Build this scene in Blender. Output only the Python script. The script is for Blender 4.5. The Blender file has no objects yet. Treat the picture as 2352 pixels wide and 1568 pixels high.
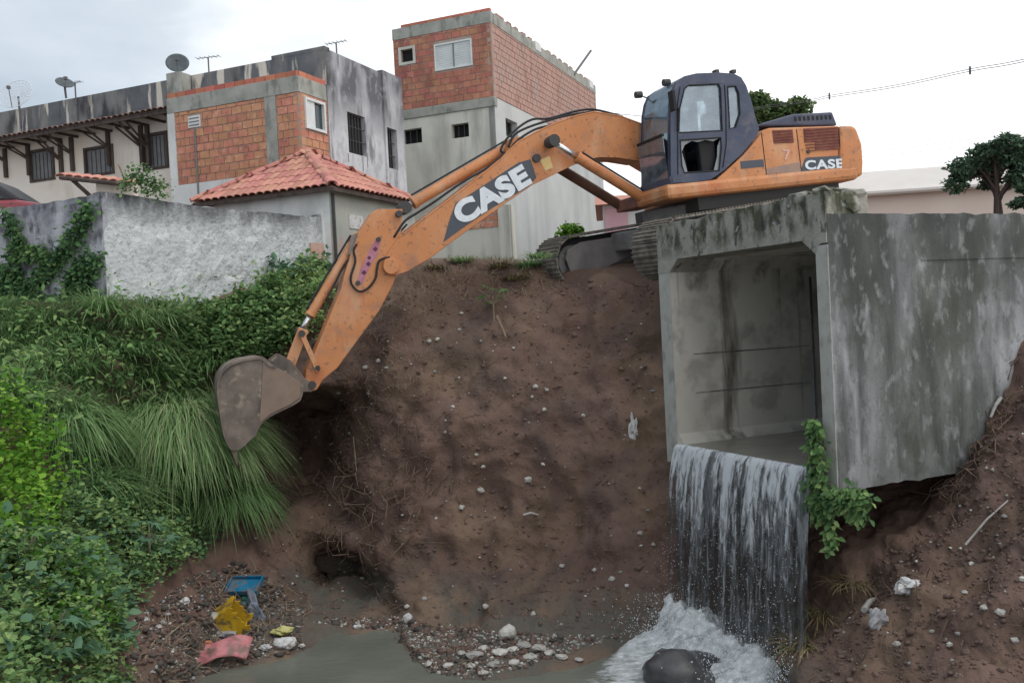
import bpy, bmesh, math, random
import numpy as np
from mathutils import Vector, Matrix, noise
from mathutils.geometry import tessellate_polygon
from mathutils.bvhtree import BVHTree
random.seed(7); rng = np.random.default_rng(7)
R = math.radians
scn = bpy.context.scene
col = scn.collection
# ------------------------------------------------------------------ camera, sky, sun, exposure
FPX = 2100.0                                   # focal length in photo pixels (photo taken as 2352 wide)
cd = bpy.data.cameras.new('camera'); cam = bpy.data.objects.new('camera', cd); col.objects.link(cam)
cd.sensor_width = 36; cd.lens = 36 * FPX / 2352; cd.clip_start = .05; cd.clip_end = 1500
CAM = Matrix.Translation((0, 0, 4)) @ Matrix.Rotation(R(90 - 1.28), 4, 'X') @ Matrix.Rotation(R(-2.9), 4, 'Z')
cam.matrix_world = CAM
scn.camera = cam
SUN_EL, SUN_AZ = R(58), R(115)                  # azimuth from +Y towards +X
w = bpy.data.worlds.new('World'); scn.world = w; w.use_nodes = True
nt = w.node_tree; nt.nodes.clear()
def WN(t, **k):
    n = nt.nodes.new(t)
    for a, b in k.items(): setattr(n, a, b)
    return n
wo = WN('ShaderNodeOutputWorld'); mix = WN('ShaderNodeMixShader'); b1 = WN('ShaderNodeBackground'); b2 = WN('ShaderNodeBackground')
sky = WN('ShaderNodeTexSky', sky_type='NISHITA', sun_disc=False); sky.sun_elevation = SUN_EL; sky.sun_rotation = SUN_AZ
b1.inputs[1].default_value = .1; b2.inputs[1].default_value = 1.0
nt.links.new(sky.outputs[0], b1.inputs[0])
tc = WN('ShaderNodeTexCoord'); mp = WN('ShaderNodeMapping'); mp.inputs['Scale'].default_value = (1, 1, 2.6)
nz = WN('ShaderNodeTexNoise'); nz.inputs['Scale'].default_value = 2.6; nz.inputs['Detail'].default_value = 7; nz.inputs['Roughness'].default_value = .5
nz.inputs['Distortion'].default_value = .3
nt.links.new(tc.outputs['Generated'], mp.inputs[0]); nt.links.new(mp.outputs[0], nz.inputs[0])
sp = WN('ShaderNodeSeparateXYZ'); nt.links.new(tc.outputs['Generated'], sp.inputs[0])
mr = WN('ShaderNodeMapRange'); mr.inputs[1].default_value = -.62; mr.inputs[2].default_value = .12; mr.inputs[3].default_value = -.14; mr.inputs[4].default_value = .42
nt.links.new(sp.outputs[0], mr.inputs[0])
ad = WN('ShaderNodeMath', operation='ADD'); nt.links.new(mr.outputs[0], ad.inputs[0]); nt.links.new(nz.outputs[0], ad.inputs[1])
cr = WN('ShaderNodeValToRGB'); e = cr.color_ramp.elements
e[0].position = .30; e[0].color = (.34, .40, .47, 1); e[1].position = .80; e[1].color = (1.0, 1.0, 1.0, 1)
m_ = e.new(.55); m_.color = (.52, .575, .63, 1)
nt.links.new(ad.outputs[0], cr.inputs[0]); nt.links.new(cr.outputs[0], b2.inputs[0])
mix.inputs[0].default_value = .93
nt.links.new(b1.outputs[0], mix.inputs[1]); nt.links.new(b2.outputs[0], mix.inputs[2]); nt.links.new(mix.outputs[0], wo.inputs[0])
sl = bpy.data.lights.new('sun', 'SUN'); sl.energy = .6; sl.angle = R(18); sl.color = (1, .97, .92)
so = bpy.data.objects.new('sun', sl); col.objects.link(so)
sd = Vector((math.sin(SUN_AZ) * math.cos(SUN_EL), math.cos(SUN_AZ) * math.cos(SUN_EL), math.sin(SUN_EL)))
so.rotation_euler = sd.to_track_quat('Z', 'Y').to_euler(); so.location = (0, 0, 40)
vs = scn.view_settings; vs.view_transform = 'Standard'; vs.look = 'None'; vs.gamma = 1; vs.exposure = .5; vs.use_curve_mapping = False
scn.cycles.max_bounces = 6; scn.cycles.transparent_max_bounces = 12

# ------------------------------------------------------------------ helpers
RC = CAM.to_3x3(); EYE = Vector((0, 0, 4))
def ray(px, py):
    d = RC @ Vector(((px - 1176) / FPX, -(py - 784) / FPX, -1)); return d / d.y
def at(px, py, d): return EYE + ray(px, py) * d
RCI = np.array(RC.inverted())
def project(P):
    q = (np.asarray(P) - np.array([0, 0, 4.])) @ RCI.T
    z = -q[:, 2]; ok = z > .05; z = np.where(ok, z, 1)
    return np.where(ok, 1176 + q[:, 0] / z * FPX, -9e4), np.where(ok, 784 - q[:, 1] / z * FPX, -9e4)
class Frame:
    def __init__(s, M): s.M = M; s.I = M.inverted()
    def hit(s, px, py, axis, val):
        o = s.I @ EYE; d = s.I.to_3x3() @ ray(px, py); t = (val - o[axis]) / d[axis]; return o + d * t
def tag(o, label=None, cat=None, group=None, kind=None):
    if label: o['label'] = label
    if cat: o['category'] = cat
    if group: o['group'] = group
    if kind: o['kind'] = kind
    return o
def empty(name, M, label=None, cat=None, group=None, kind=None, parent=None):
    o = bpy.data.objects.new(name, None); col.objects.link(o); o.empty_display_size = .2
    o.parent = parent; o.matrix_basis = M if isinstance(M, Matrix) else Matrix.Translation(M)
    return tag(o, label, cat, group, kind)
class MB:
    def __init__(s): s.v = []; s.f = []
    def add(s, vs, fs):
        n = len(s.v); s.v += [tuple(v) for v in vs]; s.f += [tuple(i + n for i in f) for f in fs]; return s
    def box(s, x0, x1, y0, y1, z0, z1, M=None):
        v = [Vector((x, y, z)) for x in (x0, x1) for y in (y0, y1) for z in (z0, z1)]
        if M: v = [M @ p for p in v]
        return s.add(v, [(0, 1, 3, 2), (4, 6, 7, 5), (0, 4, 5, 1), (2, 3, 7, 6), (0, 2, 6, 4), (1, 5, 7, 3)])
    def tube(s, pts, r, seg=10, caps=True):
        pts = [Vector(p) for p in pts]; n = len(pts)
        rr = r if isinstance(r, (list, tuple)) else [r] * n
        v = []; f = []; a = None
        for i, p in enumerate(pts):
            t = (pts[min(i + 1, n - 1)] - pts[max(i - 1, 0)]).normalized()
            if a is None: a = t.orthogonal().normalized()
            else:
                a = a - t * a.dot(t); a = a.normalized() if a.length > 1e-6 else t.orthogonal().normalized()
            b = t.cross(a)
            for k in range(seg):
                w_ = 2 * math.pi * k / seg; v.append(p + (a * math.cos(w_) + b * math.sin(w_)) * rr[i])
        for i in range(n - 1):
            for k in range(seg):
                k2 = (k + 1) % seg; f.append((i * seg + k, i * seg + k2, (i + 1) * seg + k2, (i + 1) * seg + k))
        if caps: f.append(tuple(range(seg))[::-1]); f.append(tuple((n - 1) * seg + k for k in range(seg)))
        return s.add(v, f)
    def prism(s, loops, fmap, a, b):
        """loops of 2D points (first outer, others holes), mapped by fmap(u, v, w), between w=a and w=b"""
        L = [[Vector((p[0], p[1], 0)) for p in l] for l in loops]
        tris = tessellate_polygon(L); flat = [p for l in L for p in l]; n = len(flat)
        v = [fmap(p.x, p.y, a) for p in flat] + [fmap(p.x, p.y, b) for p in flat]
        f = [tuple(t) for t in tris] + [tuple(i + n for i in t)[::-1] for t in tris]
        o = 0
        for l in L:
            m = len(l)
            for i in range(m): j = (i + 1) % m; f.append((o + i, o + j, o + j + n, o + i + n))
            o += m
        return s.add(v, f)
    def blob(s, c, r, seed=0, amp=.25, sub=2, sc=1.3, M=None):
        bm = bmesh.new(); bmesh.ops.create_icosphere(bm, subdivisions=sub, radius=1)
        bm.verts.ensure_lookup_table(); r = Vector(r) if hasattr(r, '__len__') else Vector((r, r, r)); vs_ = []
        for v in bm.verts:
            k = 1 + amp * noise.noise(v.co * sc + Vector((seed * 3.1, seed * 1.7, seed)))*1.6
            p = Vector((v.co.x * r.x, v.co.y * r.y, v.co.z * r.z)) * k
            if M: p = M @ p
            vs_.append(p + Vector(c))
        fs = [tuple(v.index for v in f.verts) for f in bm.faces]; bm.free(); return s.add(vs_, fs)
    def build(s, name, mat, parent=None, smooth=False, bevel=0, label=None, cat=None, group=None, kind=None, fix=True, M=None):
        me = bpy.data.meshes.new(name); me.from_pydata(s.v, [], s.f)
        if fix:
            bm = bmesh.new(); bm.from_mesh(me); bmesh.ops.recalc_face_normals(bm, faces=bm.faces); bm.to_mesh(me); bm.free()
        me.materials.append(mat)
        if smooth: me.polygons.foreach_set('use_smooth', [True] * len(me.polygons))
        o = bpy.data.objects.new(name, me); col.objects.link(o); o.parent = parent
        if M is not None: o.matrix_basis = M
        if bevel:
            b = o.modifiers.new('bevel', 'BEVEL'); b.width = bevel; b.segments = 2; b.limit_method = 'ANGLE'; b.angle_limit = R(35)
        return tag(o, label, cat, group, kind)
def box(name, mat, parent, *a, **k): return MB().box(*a).build(name, mat, parent, **k)
def inst(name, me, parent, loc, rot=(0, 0, 0), sc=(1, 1, 1), kind=None):
    o = bpy.data.objects.new(name, me); col.objects.link(o); o.parent = parent; o.location = loc; o.rotation_euler = rot; o.scale = sc
    if kind: o['kind'] = kind
    return o

# ------------------------------------------------------------------ materials
def mat(name, c1, c2=None, scale=3, rough=.8, bump=None, layers=(), rnd=0, var=None, metal=0, spec=.3, stretch=(1, 1, 1), detail=6, trans=0):
    m = bpy.data.materials.new(name); m.use_nodes = True; t = m.node_tree; N = t.nodes; L = t.links
    b = N['Principled BSDF']; b.inputs['Roughness'].default_value = rough; b.inputs['Metallic'].default_value = metal
    b.inputs['Specular IOR Level'].default_value = spec
    geo = N.new('ShaderNodeNewGeometry'); tcn = N.new('ShaderNodeTexCoord')
    def nz_(sc, st=(1, 1, 1), det=detail, dist=0., co=None, rg=.55):
        mp = N.new('ShaderNodeMapping'); mp.inputs['Scale'].default_value = st
        L.new(co or geo.outputs['Position'], mp.inputs[0])
        n = N.new('ShaderNodeTexNoise'); n.inputs['Scale'].default_value = sc; n.inputs['Detail'].default_value = det; n.inputs['Distortion'].default_value = dist
        n.inputs['Roughness'].default_value = rg
        L.new(mp.outputs[0], n.inputs[0]); return n.outputs[0]
    def mrange(src, a, b_, c=0, d=1):
        r = N.new('ShaderNodeMapRange'); r.clamp = True
        for i, x in enumerate((a, b_, c, d)): r.inputs[i + 1].default_value = x
        L.new(src, r.inputs[0]); return r.outputs[0]
    def mixc(f, a, b_):
        x = N.new('ShaderNodeMix'); x.data_type = 'RGBA'
        if isinstance(f, float): x.inputs[0].default_value = f
        else: L.new(f, x.inputs[0])
        for i, q in ((6, a), (7, b_)):
            if isinstance(q, tuple): x.inputs[i].default_value = (*q, 1)
            else: L.new(q, x.inputs[i])
        return x.outputs[2]
    cur = c1
    if c2: cur = mixc(mrange(nz_(scale, stretch), .35, .65), c1, c2)
    if var:   # per-leaf variation: list of colours
        at_ = N.new('ShaderNodeAttribute'); at_.attribute_name = 'var'
        rp = N.new('ShaderNodeValToRGB'); el = rp.color_ramp.elements
        el[0].position = 0; el[0].color = (*var[0], 1); el[1].position = 1; el[1].color = (*var[-1], 1)
        for i, c in enumerate(var[1:-1], 1): q = el.new(i / (len(var) - 1)); q.color = (*c, 1)
        L.new(at_.outputs['Fac'], rp.inputs[0]); cur = rp.outputs[0]
    for ly in layers:
        colr, sc, st, lo, hi, amt = ly[:6]
        f = mrange(nz_(sc, st, 8, .2), lo, hi, 0, amt)
        if len(ly) > 6 and ly[6]:
            z0, z1 = ly[6]; s_ = N.new('ShaderNodeSeparateXYZ'); L.new(geo.outputs['Position'], s_.inputs[0])
            k = N.new('ShaderNodeMath'); k.operation = 'MULTIPLY'; L.new(f, k.inputs[0]); L.new(mrange(s_.outputs[2], z0, z1), k.inputs[1]); f = k.outputs[0]
        cur = mixc(f, cur, colr)
    if rnd:
        oi = N.new('ShaderNodeObjectInfo'); h = N.new('ShaderNodeHueSaturation')
        L.new(mrange(oi.outputs['Random'], 0, 1, 1 - rnd, 1 + rnd), h.inputs['Value'])
        r2 = N.new('ShaderNodeMath'); r2.operation = 'FRACT'; r3 = N.new('ShaderNodeMath'); r3.operation = 'MULTIPLY'; r3.inputs[1].default_value = 7.31
        L.new(oi.outputs['Random'], r3.inputs[0]); L.new(r3.outputs[0], r2.inputs[0]); L.new(mrange(r2.outputs[0], 0, 1, .485, .515), h.inputs['Hue'])
        if isinstance(cur, tuple): h.inputs['Color'].default_value = (*cur, 1)
        else: L.new(cur, h.inputs['Color'])
        cur = h.outputs[0]
    if isinstance(cur, tuple): b.inputs['Base Color'].default_value = (*cur, 1)
    else: L.new(cur, b.inputs['Base Color'])
    if bump:
        sc, stg = bump[:2]
        bp = N.new('ShaderNodeBump'); bp.inputs['Strength'].default_value = stg; bp.inputs['Distance'].default_value = bump[2] if len(bump) > 2 else .02
        L.new(nz_(sc, det=10, rg=.65), bp.inputs['Height']); L.new(bp.outputs[0], b.inputs['Normal'])
    if trans:
        tr = N.new('ShaderNodeBsdfTranslucent'); ms = N.new('ShaderNodeMixShader'); ms.inputs[0].default_value = trans
        if not isinstance(cur, tuple): L.new(cur, tr.inputs[0])
        L.new(b.outputs[0], ms.inputs[1]); L.new(tr.outputs[0], ms.inputs[2]); L.new(ms.outputs[0], N['Material Output'].inputs[0])
    return m
BLK = (.035, .038, .042)
M_soil = mat('soil', (.120, .075, .060), (.162, .106, .087), 1.3, .95, (20, .7, .04),
    [((.105, .100, .085), 6, (1, 1, 1), .25, .45, .92, (.62, .30)), ((.19, .13, .09), .8, (1, 1, .6), .50, .62, .75), ((.085, .062, .055), 1.0, (1, 1, 1), .53, .64, .7), ((.16, .105, .07), 1.6, (1.6, 1, .35), .54, .66, .6), ((.08, .06, .05), 14, (1, 1, 1), .58, .70, .5)])
M_clod = mat('clod', (.13, .085, .07), (.18, .125, .105), 9, .95, (60, .8, .02))
M_cc = mat('old_concrete', (.20, .205, .21), (.28, .29, .30), 1.4, .9, (30, .6, .012),
    [((.11, .115, .105), 1.3, (1, 1, .5), .38, .62, .85), ((.40, .41, .43), .8, (1.5, 1.5, .16), .48, .64, .85, (4.7, 3.4)), ((.070, .078, .060), 1.9, (1, 1, .55), .44, .66, .9), ((.05, .054, .05), 3.4, (1.3, 1.3, .2), .48, .68, .8),
     ((.045, .05, .047), 1.5, (1.2, 1.2, .5), .34, .58, .85, (3.5, 4.8)), ((.36, .37, .38), 9, (1, 1, .5), .54, .72, .6), ((.06, .065, .06), 14, (1, 1, .7), .55, .70, .5)])
M_jamb = mat('pale_concrete', (.36, .36, .33), (.42, .42, .39), 6, .9, (30, .5, .01), [((.2, .2, .18), 7, (1, 1, .6), .54, .66, .6)])
M_cct = mat('mossy_parapet_concrete', (.27, .26, .22), (.36, .35, .31), 4, .95, (28, .9, .02),
    [((.055, .062, .035), 5, (1, 1, .5), .44, .58, .92, (4.65, 4.85)), (BLK, 9, (1, 1, .6), .56, .66, .8), ((.42, .42, .4), 12, (1, 1, 1), .62, .7, .7)])
M_cci = mat('culvert_inner_concrete', (.62, .59, .52), (.54, .51, .45), 1.5, .9, (18, .25, .01),
    [((.10, .085, .07), 1.3, (1.6, 1.6, .12), .55, .62, .9), ((.30, .28, .25), 2.5, (1, 1, 1), .5, .64, .6), ((.14, .12, .10), 3, (1, 1, .6), .55, .68, .7, (3.2, 4.4))])
M_whitewall = mat('whitewashed_wall', (.50, .53, .545), (.64, .665, .68), 5, .9, (16, .9, .05),
    [((.36, .39, .41), 13, (1, 1, 1), .52, .64, .8), ((.12, .125, .14), 2.6, (1, 1, .35), .36, .56, .95, (5.72, 6.25)), (BLK, 6, (1, 1, .3), .42, .58, .9, (5.95, 6.32))])
M_whitewall2 = mat('grey_wall', (.36, .36, .41), (.46, .465, .50), 3, .9, (14, .7, .04),
    [((.10, .10, .12), 2.4, (1, 1, .4), .40, .60, .9, (5.45, 6.1)), (BLK, 4, (1, 1, .5), .5, .62, .8)])
M_plast_w = mat('white_plaster', (.60, .62, .62), (.68, .69, .68), 3, .85, (20, .25, .01), [((.44, .45, .43), 1.4, (1, 1, .3), .5, .64, .6)])
M_plast_b = mat('beige_plaster', (.56, .57, .51), (.63, .635, .57), 1.2, .9, (20, .3, .01),
    [((.34, .345, .315), 1.0, (1, 1, .3), .5, .65, .7), ((.2, .21, .2), .9, (1, 1, .2), .56, .68, .7)])
M_plast_s = mat('pale_side_plaster', (.52, .545, .545), (.46, .485, .48), 1.2, .9, (20, .3, .01), [((.40, .425, .42), .8, (1.4, 1.4, .12), .5, .64, .7)])
M_plast_gr = mat('green_grey_plaster', (.33, .36, .33), (.42, .43, .39), 2, .9, (20, .4, .01), [((.42, .3, .26), 1.2, (1, 1, .5), .54, .64, .6)])
M_cream = mat('cream_plaster', (.70, .62, .53), (.78, .74, .68), .7, .9, (20, .2, .01), [((.45, .40, .35), 1.5, (1, 1, .3), .54, .68, .5)])
M_para = mat('sooty_parapet', (.09, .10, .115), (.16, .165, .17), 1.2, .95, (20, .4, .02),
    [((.26, .25, .235), 1.1, (1, 1, .35), .48, .58, .65), ((.62, .57, .5), .85, (2.2, 2.2, .35), .57, .61, .95), ((.03, .03, .036), 2.5, (1, 1, .3), .52, .68, .8)])
M_bside = mat('sooty_side_wall', (.47, .48, .51), (.57, .58, .60), 2, .92, (18, .4, .02),
    [((.10, .10, .115), 1.3, (1, 1, .4), .30, .52, .93, (8.8, 9.9)), ((.13, .13, .14), 3, (1, 1, .25), .56, .68, .8), ((.34, .35, .38), 5, (1, 1, .7), .5, .62, .6)])
M_mortar = mat('mortar', (.33, .26, .22), (.40, .33, .28), 6, .95, (30, .5, .01))
M_beam = mat('concrete_beam', (.27, .285, .255), (.37, .37, .34), 3, .95, (25, .5, .015), [((.12, .13, .12), 4, (1, 1, .5), .52, .66, .7)])
M_brick = mat('clay_brick', (.46, .20, .125), (.53, .265, .17), 9, .9, (40, .6, .01), [((.24, .11, .085), 6, (1, 1, 1), .56, .68, .6), ((.58, .42, .33), 9, (1, 1, 1), .6, .7, .6)], rnd=.13)
M_brick2 = mat('weathered_brick', (.40, .165, .110), (.46, .205, .14), 5, .9, (40, .6, .01), [((.25, .10, .08), 1.2, (1, 1, .4), .48, .62, .65), ((.50, .34, .27), 8, (1, 1, 1), .58, .68, .6)], rnd=.12)
M_brick3 = mat('faded_side_brick', (.38, .235, .20), (.43, .27, .23), 2, .92, (40, .6, .01), [((.34, .27, .24), 1.5, (1, 1, .5), .5, .62, .55), ((.25, .13, .11), 2.5, (1, 1, .3), .56, .66, .5)], rnd=.15)
M_red = mat('red_brick_cap', (.50, .18, .12), (.42, .15, .11), 6, .9, (40, .5, .01), rnd=.2)
M_tile = mat('roof_tile', (.50, .235, .185), (.45, .20, .16), 8, .8, (40, .3, .01), [((.36, .16, .13), 4, (1, 1, 1), .56, .68, .6)], rnd=.16)
M_tiled = mat('old_roof_tile', (.14, .085, .075), (.23, .15, .13), 5, .9, (40, .5, .01), rnd=.2)
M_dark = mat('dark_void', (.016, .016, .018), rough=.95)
M_wood = mat('dark_timber', (.055, .042, .038), (.10, .078, .068), 8, .9, stretch=(1, 1, .3))
M_shut = mat('grey_shutter', (.15, .155, .16), (.20, .205, .21), 5, .7)
M_white = mat('white_metal', (.66, .70, .70), (.58, .62, .62), 3, .5)
M_dglass = mat('dark_glass', (.03, .05, .055), rough=.12, spec=.6)
M_iron = mat('dark_iron', (.06, .06, .06), rough=.7)
M_dish = mat('dish_grey', (.07, .085, .095), (.10, .12, .13), 5, .6)
M_mesh = mat('dish_mesh', (.62, .65, .68), rough=.6)
M_or = mat('orange_paint', (.50, .20, .075), (.55, .235, .10), 2.0, .5, (60, .12, .005),
    [((.47, .145, .055), 1.6, (1, 1, 1), .52, .66, .7), ((.30, .18, .12), 3.2, (1, 1, 1), .54, .68, .6), ((.14, .09, .07), 16, (1, 1, 1), .58, .66, .65), ((.58, .36, .22), 2.2, (1, 1, .4), .52, .66, .55)], spec=.35)
M_cab = mat('cab_paint', (.050, .062, .105), (.075, .085, .125), 3, .5, None, [((.13, .125, .13), 7, (1, 1, 1), .55, .68, .6)])
M_seal = mat('black_rubber', (.018, .018, .02), rough=.7)
M_gril = mat('rusty_grille', (.15, .05, .04), (.22, .085, .06), 8, .8)
M_steel = mat('chrome_rod', (.66, .66, .68), rough=.22, metal=.9)
M_track = mat('track_steel', (.17, .15, .13), (.26, .235, .2), 9, .85, (50, .6, .01), [((.08, .07, .065), 7, (1, 1, 1), .5, .62, .6)])
M_frame = mat('undercarriage_steel', (.17, .165, .165), (.24, .23, .225), 4, .75, (40, .4, .01))
M_bucket = mat('muddy_bucket_steel', (.13, .105, .09), (.21, .17, .145), 4, .8, (30, .5, .012),
    [((.085, .075, .07), 3, (1, 1, .5), .48, .6, .85), ((.33, .285, .22), 6, (1, 1, 1), .56, .66, .7)])
M_hose = mat('black_hose', (.02, .02, .024), rough=.5)
M_decd = mat('decal_dark', (.07, .08, .1), rough=.5)
M_decw = mat('decal_white', (.72, .76, .80), (.6, .65, .69), 12, .5)
M_decp = mat('decal_purple', (.36, .14, .20), (.45, .2, .25), 8, .55)
M_decy = mat('decal_yellow', (.62, .42, .14), (.66, .5, .25), 14, .55)
M_grass = mat('grass_blade', (.1, .2, .1), var=[(.055, .105, .045), (.12, .22, .085), (.185, .32, .125), (.26, .40, .18), (.44, .46, .27)], rough=.6, trans=.35, spec=.08)
M_leaf = mat('leaf_mid', (.1, .2, .1), var=[(0.050, 0.095, 0.047), (0.099, 0.189, 0.078), (0.166, 0.290, 0.110), (0.299, 0.404, 0.158)], rough=.6, trans=.3, spec=.06)
M_leafb = mat('leaf_bright', (.1, .2, .1), var=[(.06, .16, .025), (.11, .26, .035), (.19, .36, .045), (.29, .44, .08)], rough=.6, trans=.3, spec=.06)
M_leafd = mat('leaf_dark', (.1, .2, .1), var=[(0.037, 0.081, 0.048), (0.074, 0.149, 0.068), (0.119, 0.223, 0.089), (0.178, 0.297, 0.119)], rough=.6, trans=.2, spec=.05)
M_leaft = mat('leaf_teal', (.1, .2, .1), var=[(0.068, 0.145, 0.086), (0.120, 0.230, 0.144), (0.171, 0.279, 0.159)], rough=.6, trans=.25, spec=.08)
M_treel = mat('tree_leaf', (.1, .2, .1), var=[(0.047, 0.088, 0.061), (0.081, 0.142, 0.092), (0.121, 0.196, 0.121), (0.176, 0.257, 0.162)], rough=.6, trans=.12, spec=.08)
M_trees = mat('tree_leaf_light', (.1, .2, .1), var=[(0.062, 0.106, 0.050), (0.112, 0.175, 0.075), (0.175, 0.250, 0.100), (0.250, 0.312, 0.138)], rough=.6, trans=.2, spec=.08)
M_dry = mat('dry_stem', (.20, .155, .11), (.30, .24, .17), 12, .9)
M_dryg = mat('dry_grass', (.3, .2, .1), var=[(.07, .055, .035), (.16, .12, .06), (.26, .20, .11), (.13, .16, .06)], rough=.8)
M_root = mat('root', (.10, .068, .052), (.19, .13, .1), 10, .9)
M_stone = mat('pale_stone', (.36, .35, .32), (.50, .49, .46), 9, .85, (40, .5, .01), rnd=.15)
M_stoneg = mat('grey_stone', (.27, .27, .255), (.36, .355, .34), 9, .85, (40, .5, .01), rnd=.15)
M_wetrock = mat('wet_rock', (.045, .046, .05), (.085, .085, .088), 5, .3, (25, .5, .02), spec=.5)
M_plw = mat('white_plastic', (.60, .61, .61), (.48, .48, .48), 12, .5, None, [((.25, .2, .17), 14, (1, 1, 1), .56, .66, .7)])
M_plb = mat('blue_plastic', (.01, .13, .25), (.02, .17, .30), 7, .45, None, [((.16, .12, .095), 8, (1, 1, 1), .50, .62, .85)])
M_ply = mat('yellow_plastic', (.62, .40, .02), (.46, .28, .02), 7, .45, None, [((.13, .10, .06), 8, (1, 1, 1), .50, .62, .9)])
M_plr = mat('faded_red_plastic', (.46, .13, .15), (.50, .24, .25), 4, .5, None, [((.16, .12, .095), 5, (1, 1, 1), .50, .62, .85)])
M_plg = mat('grey_blue_cloth', (.13, .16, .21), (.22, .25, .30), 6, .8)
M_plgr = mat('grey_plastic', (.28, .28, .29), (.37, .36, .37), 6, .7)
M_teal = mat('green_plastic', (.06, .22, .18), rough=.6)
M_pink = mat('pink_paint', (.50, .30, .34), (.56, .36, .4), 2, .8)
M_sky_b = mat('beige_roof_sheet', (.58, .55, .52), (.64, .61, .58), .7, .8)
M_sky_w = mat('peach_wall', (.66, .55, .49), (.70, .60, .54), .7, .9)
M_carr = mat('car_maroon', (.26, .05, .065), rough=.35, spec=.5)
M_card = mat('car_dark_roof', (.03, .03, .035), rough=.4)
M_yard = mat('yard_earth', (.19, .15, .12), (.25, .2, .16), 2, .95)
M_wire = mat('wire', (.12, .12, .13), rough=.7)
def glass_mat():
    m = bpy.data.materials.new('cab_glass'); m.use_nodes = True; N = m.node_tree.nodes; L = m.node_tree.links
    N.remove(N['Principled BSDF']); o = N['Material Output']
    t = N.new('ShaderNodeBsdfTransparent'); t.inputs[0].default_value = (.60, .70, .74, 1)
    g = N.new('ShaderNodeBsdfGlossy'); g.inputs['Roughness'].default_value = .06; g.inputs[0].default_value = (.75, .82, .88, 1)
    d = N.new('ShaderNodeBsdfDiffuse'); d.inputs[0].default_value = (.22, .27, .32, 1)
    m1 = N.new('ShaderNodeMixShader'); m1.inputs[0].default_value = .30; m2 = N.new('ShaderNodeMixShader')
    ge = N.new('ShaderNodeNewGeometry'); n = N.new('ShaderNodeTexNoise'); n.inputs['Scale'].default_value = 5; n.inputs['Detail'].default_value = 3
    mr = N.new('ShaderNodeMapRange'); mr.inputs[1].default_value = .35; mr.inputs[2].default_value = .65; mr.inputs[3].default_value = .15; mr.inputs[4].default_value = .5
    L.new(ge.outputs['Position'], n.inputs[0]); L.new(n.outputs[0], mr.inputs[0]); L.new(mr.outputs[0], m2.inputs[0])
    L.new(t.outputs[0], m1.inputs[1]); L.new(g.outputs[0], m1.inputs[2]); L.new(m1.outputs[0], m2.inputs[1]); L.new(d.outputs[0], m2.inputs[2])
    L.new(m2.outputs[0], o.inputs[0]); return m
M_glass = glass_mat()
def water_mat():
    m = mat('stream_water', (.115, .125, .105), (.15, .16, .135), .8, .22, None, spec=.4)
    N = m.node_tree.nodes; L = m.node_tree.links; b = N['Principled BSDF']
    ge = N.new('ShaderNodeNewGeometry'); mp = N.new('ShaderNodeMapping'); mp.inputs['Scale'].default_value = (1, 2.2, 1); mp.inputs['Rotation'].default_value = (0, 0, R(-35))
    n = N.new('ShaderNodeTexNoise'); n.inputs['Scale'].default_value = 4; n.inputs['Detail'].default_value = 5; n.inputs['Distortion'].default_value = .8
    bp = N.new('ShaderNodeBump'); bp.inputs['Strength'].default_value = .35; bp.inputs['Distance'].default_value = .03
    L.new(ge.outputs['Position'], mp.inputs[0]); L.new(mp.outputs[0], n.inputs[0]); L.new(n.outputs[0], bp.inputs['Height']); L.new(bp.outputs[0], b.inputs['Normal'])
    return m
M_water = water_mat()
def fall_mat():
    m = bpy.data.materials.new('falling_water'); m.use_nodes = True; N = m.node_tree.nodes; L = m.node_tree.links; b = N['Principled BSDF']
    uv = N.new('ShaderNodeAttribute'); uv.attribute_name = 'flow'
    def n_(sx, sy, det, dist=0):
        mp = N.new('ShaderNodeMapping'); mp.inputs['Scale'].default_value = (sx, sy, 1); L.new(uv.outputs['Vector'], mp.inputs[0])
        n = N.new('ShaderNodeTexNoise'); n.inputs['Scale'].default_value = 1; n.inputs['Detail'].default_value = det; n.inputs['Distortion'].default_value = dist; n.inputs['Roughness'].default_value = .62
        L.new(mp.outputs[0], n.inputs[0]); return n.outputs[0]
    def ma(op, a, b_):
        q = N.new('ShaderNodeMath'); q.operation = op; q.use_clamp = False
        for i, x in enumerate((a, b_)):
            if isinstance(x, (int, float)): q.inputs[i].default_value = x
            else: L.new(x, q.inputs[i])
        return q.outputs[0]
    s = N.new('ShaderNodeSeparateXYZ'); L.new(uv.outputs['Vector'], s.inputs[0])
    a = ma('MULTIPLY', n_(15, .8, 5, .3), .58); c = ma('MULTIPLY', n_(44, 10, 6, .8), .42); f = ma('ADD', a, c)
    top = N.new('ShaderNodeMapRange'); L.new(s.outputs[1], top.inputs[0])
    for i, x in enumerate((.0, .65, .13, -.01)): top.inputs[i + 1].default_value = x
    top.clamp = True
    f = ma('ADD', f, top.outputs[0])
    cr = N.new('ShaderNodeValToRGB'); e = cr.color_ramp.elements; e[0].position = .455; e[0].color = (.05, .054, .058, 1); e[1].position = .645; e[1].color = (.64, .67, .70, 1)
    q = e.new(.55); q.color = (.17, .18, .19, 1)
    L.new(f, cr.inputs[0]); L.new(cr.outputs[0], b.inputs['Base Color']); b.inputs['Roughness'].default_value = .3
    al = N.new('ShaderNodeMapRange'); al.clamp = True
    for i, x in enumerate((.44, .61, .22, .92)): al.inputs[i + 1].default_value = x
    L.new(f, al.inputs[0]); L.new(al.outputs[0], b.inputs['Alpha'])
    return m
M_fall = fall_mat()
M_foam = mat('foam', (.62, .66, .67), (.82, .85, .86), 9, .6, (40, .6, .02), [((.30, .33, .34), 5, (1, 1, 1), .52, .64, .7), ((.50, .54, .56), 14, (1, 1, 1), .48, .6, .7)])
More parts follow.
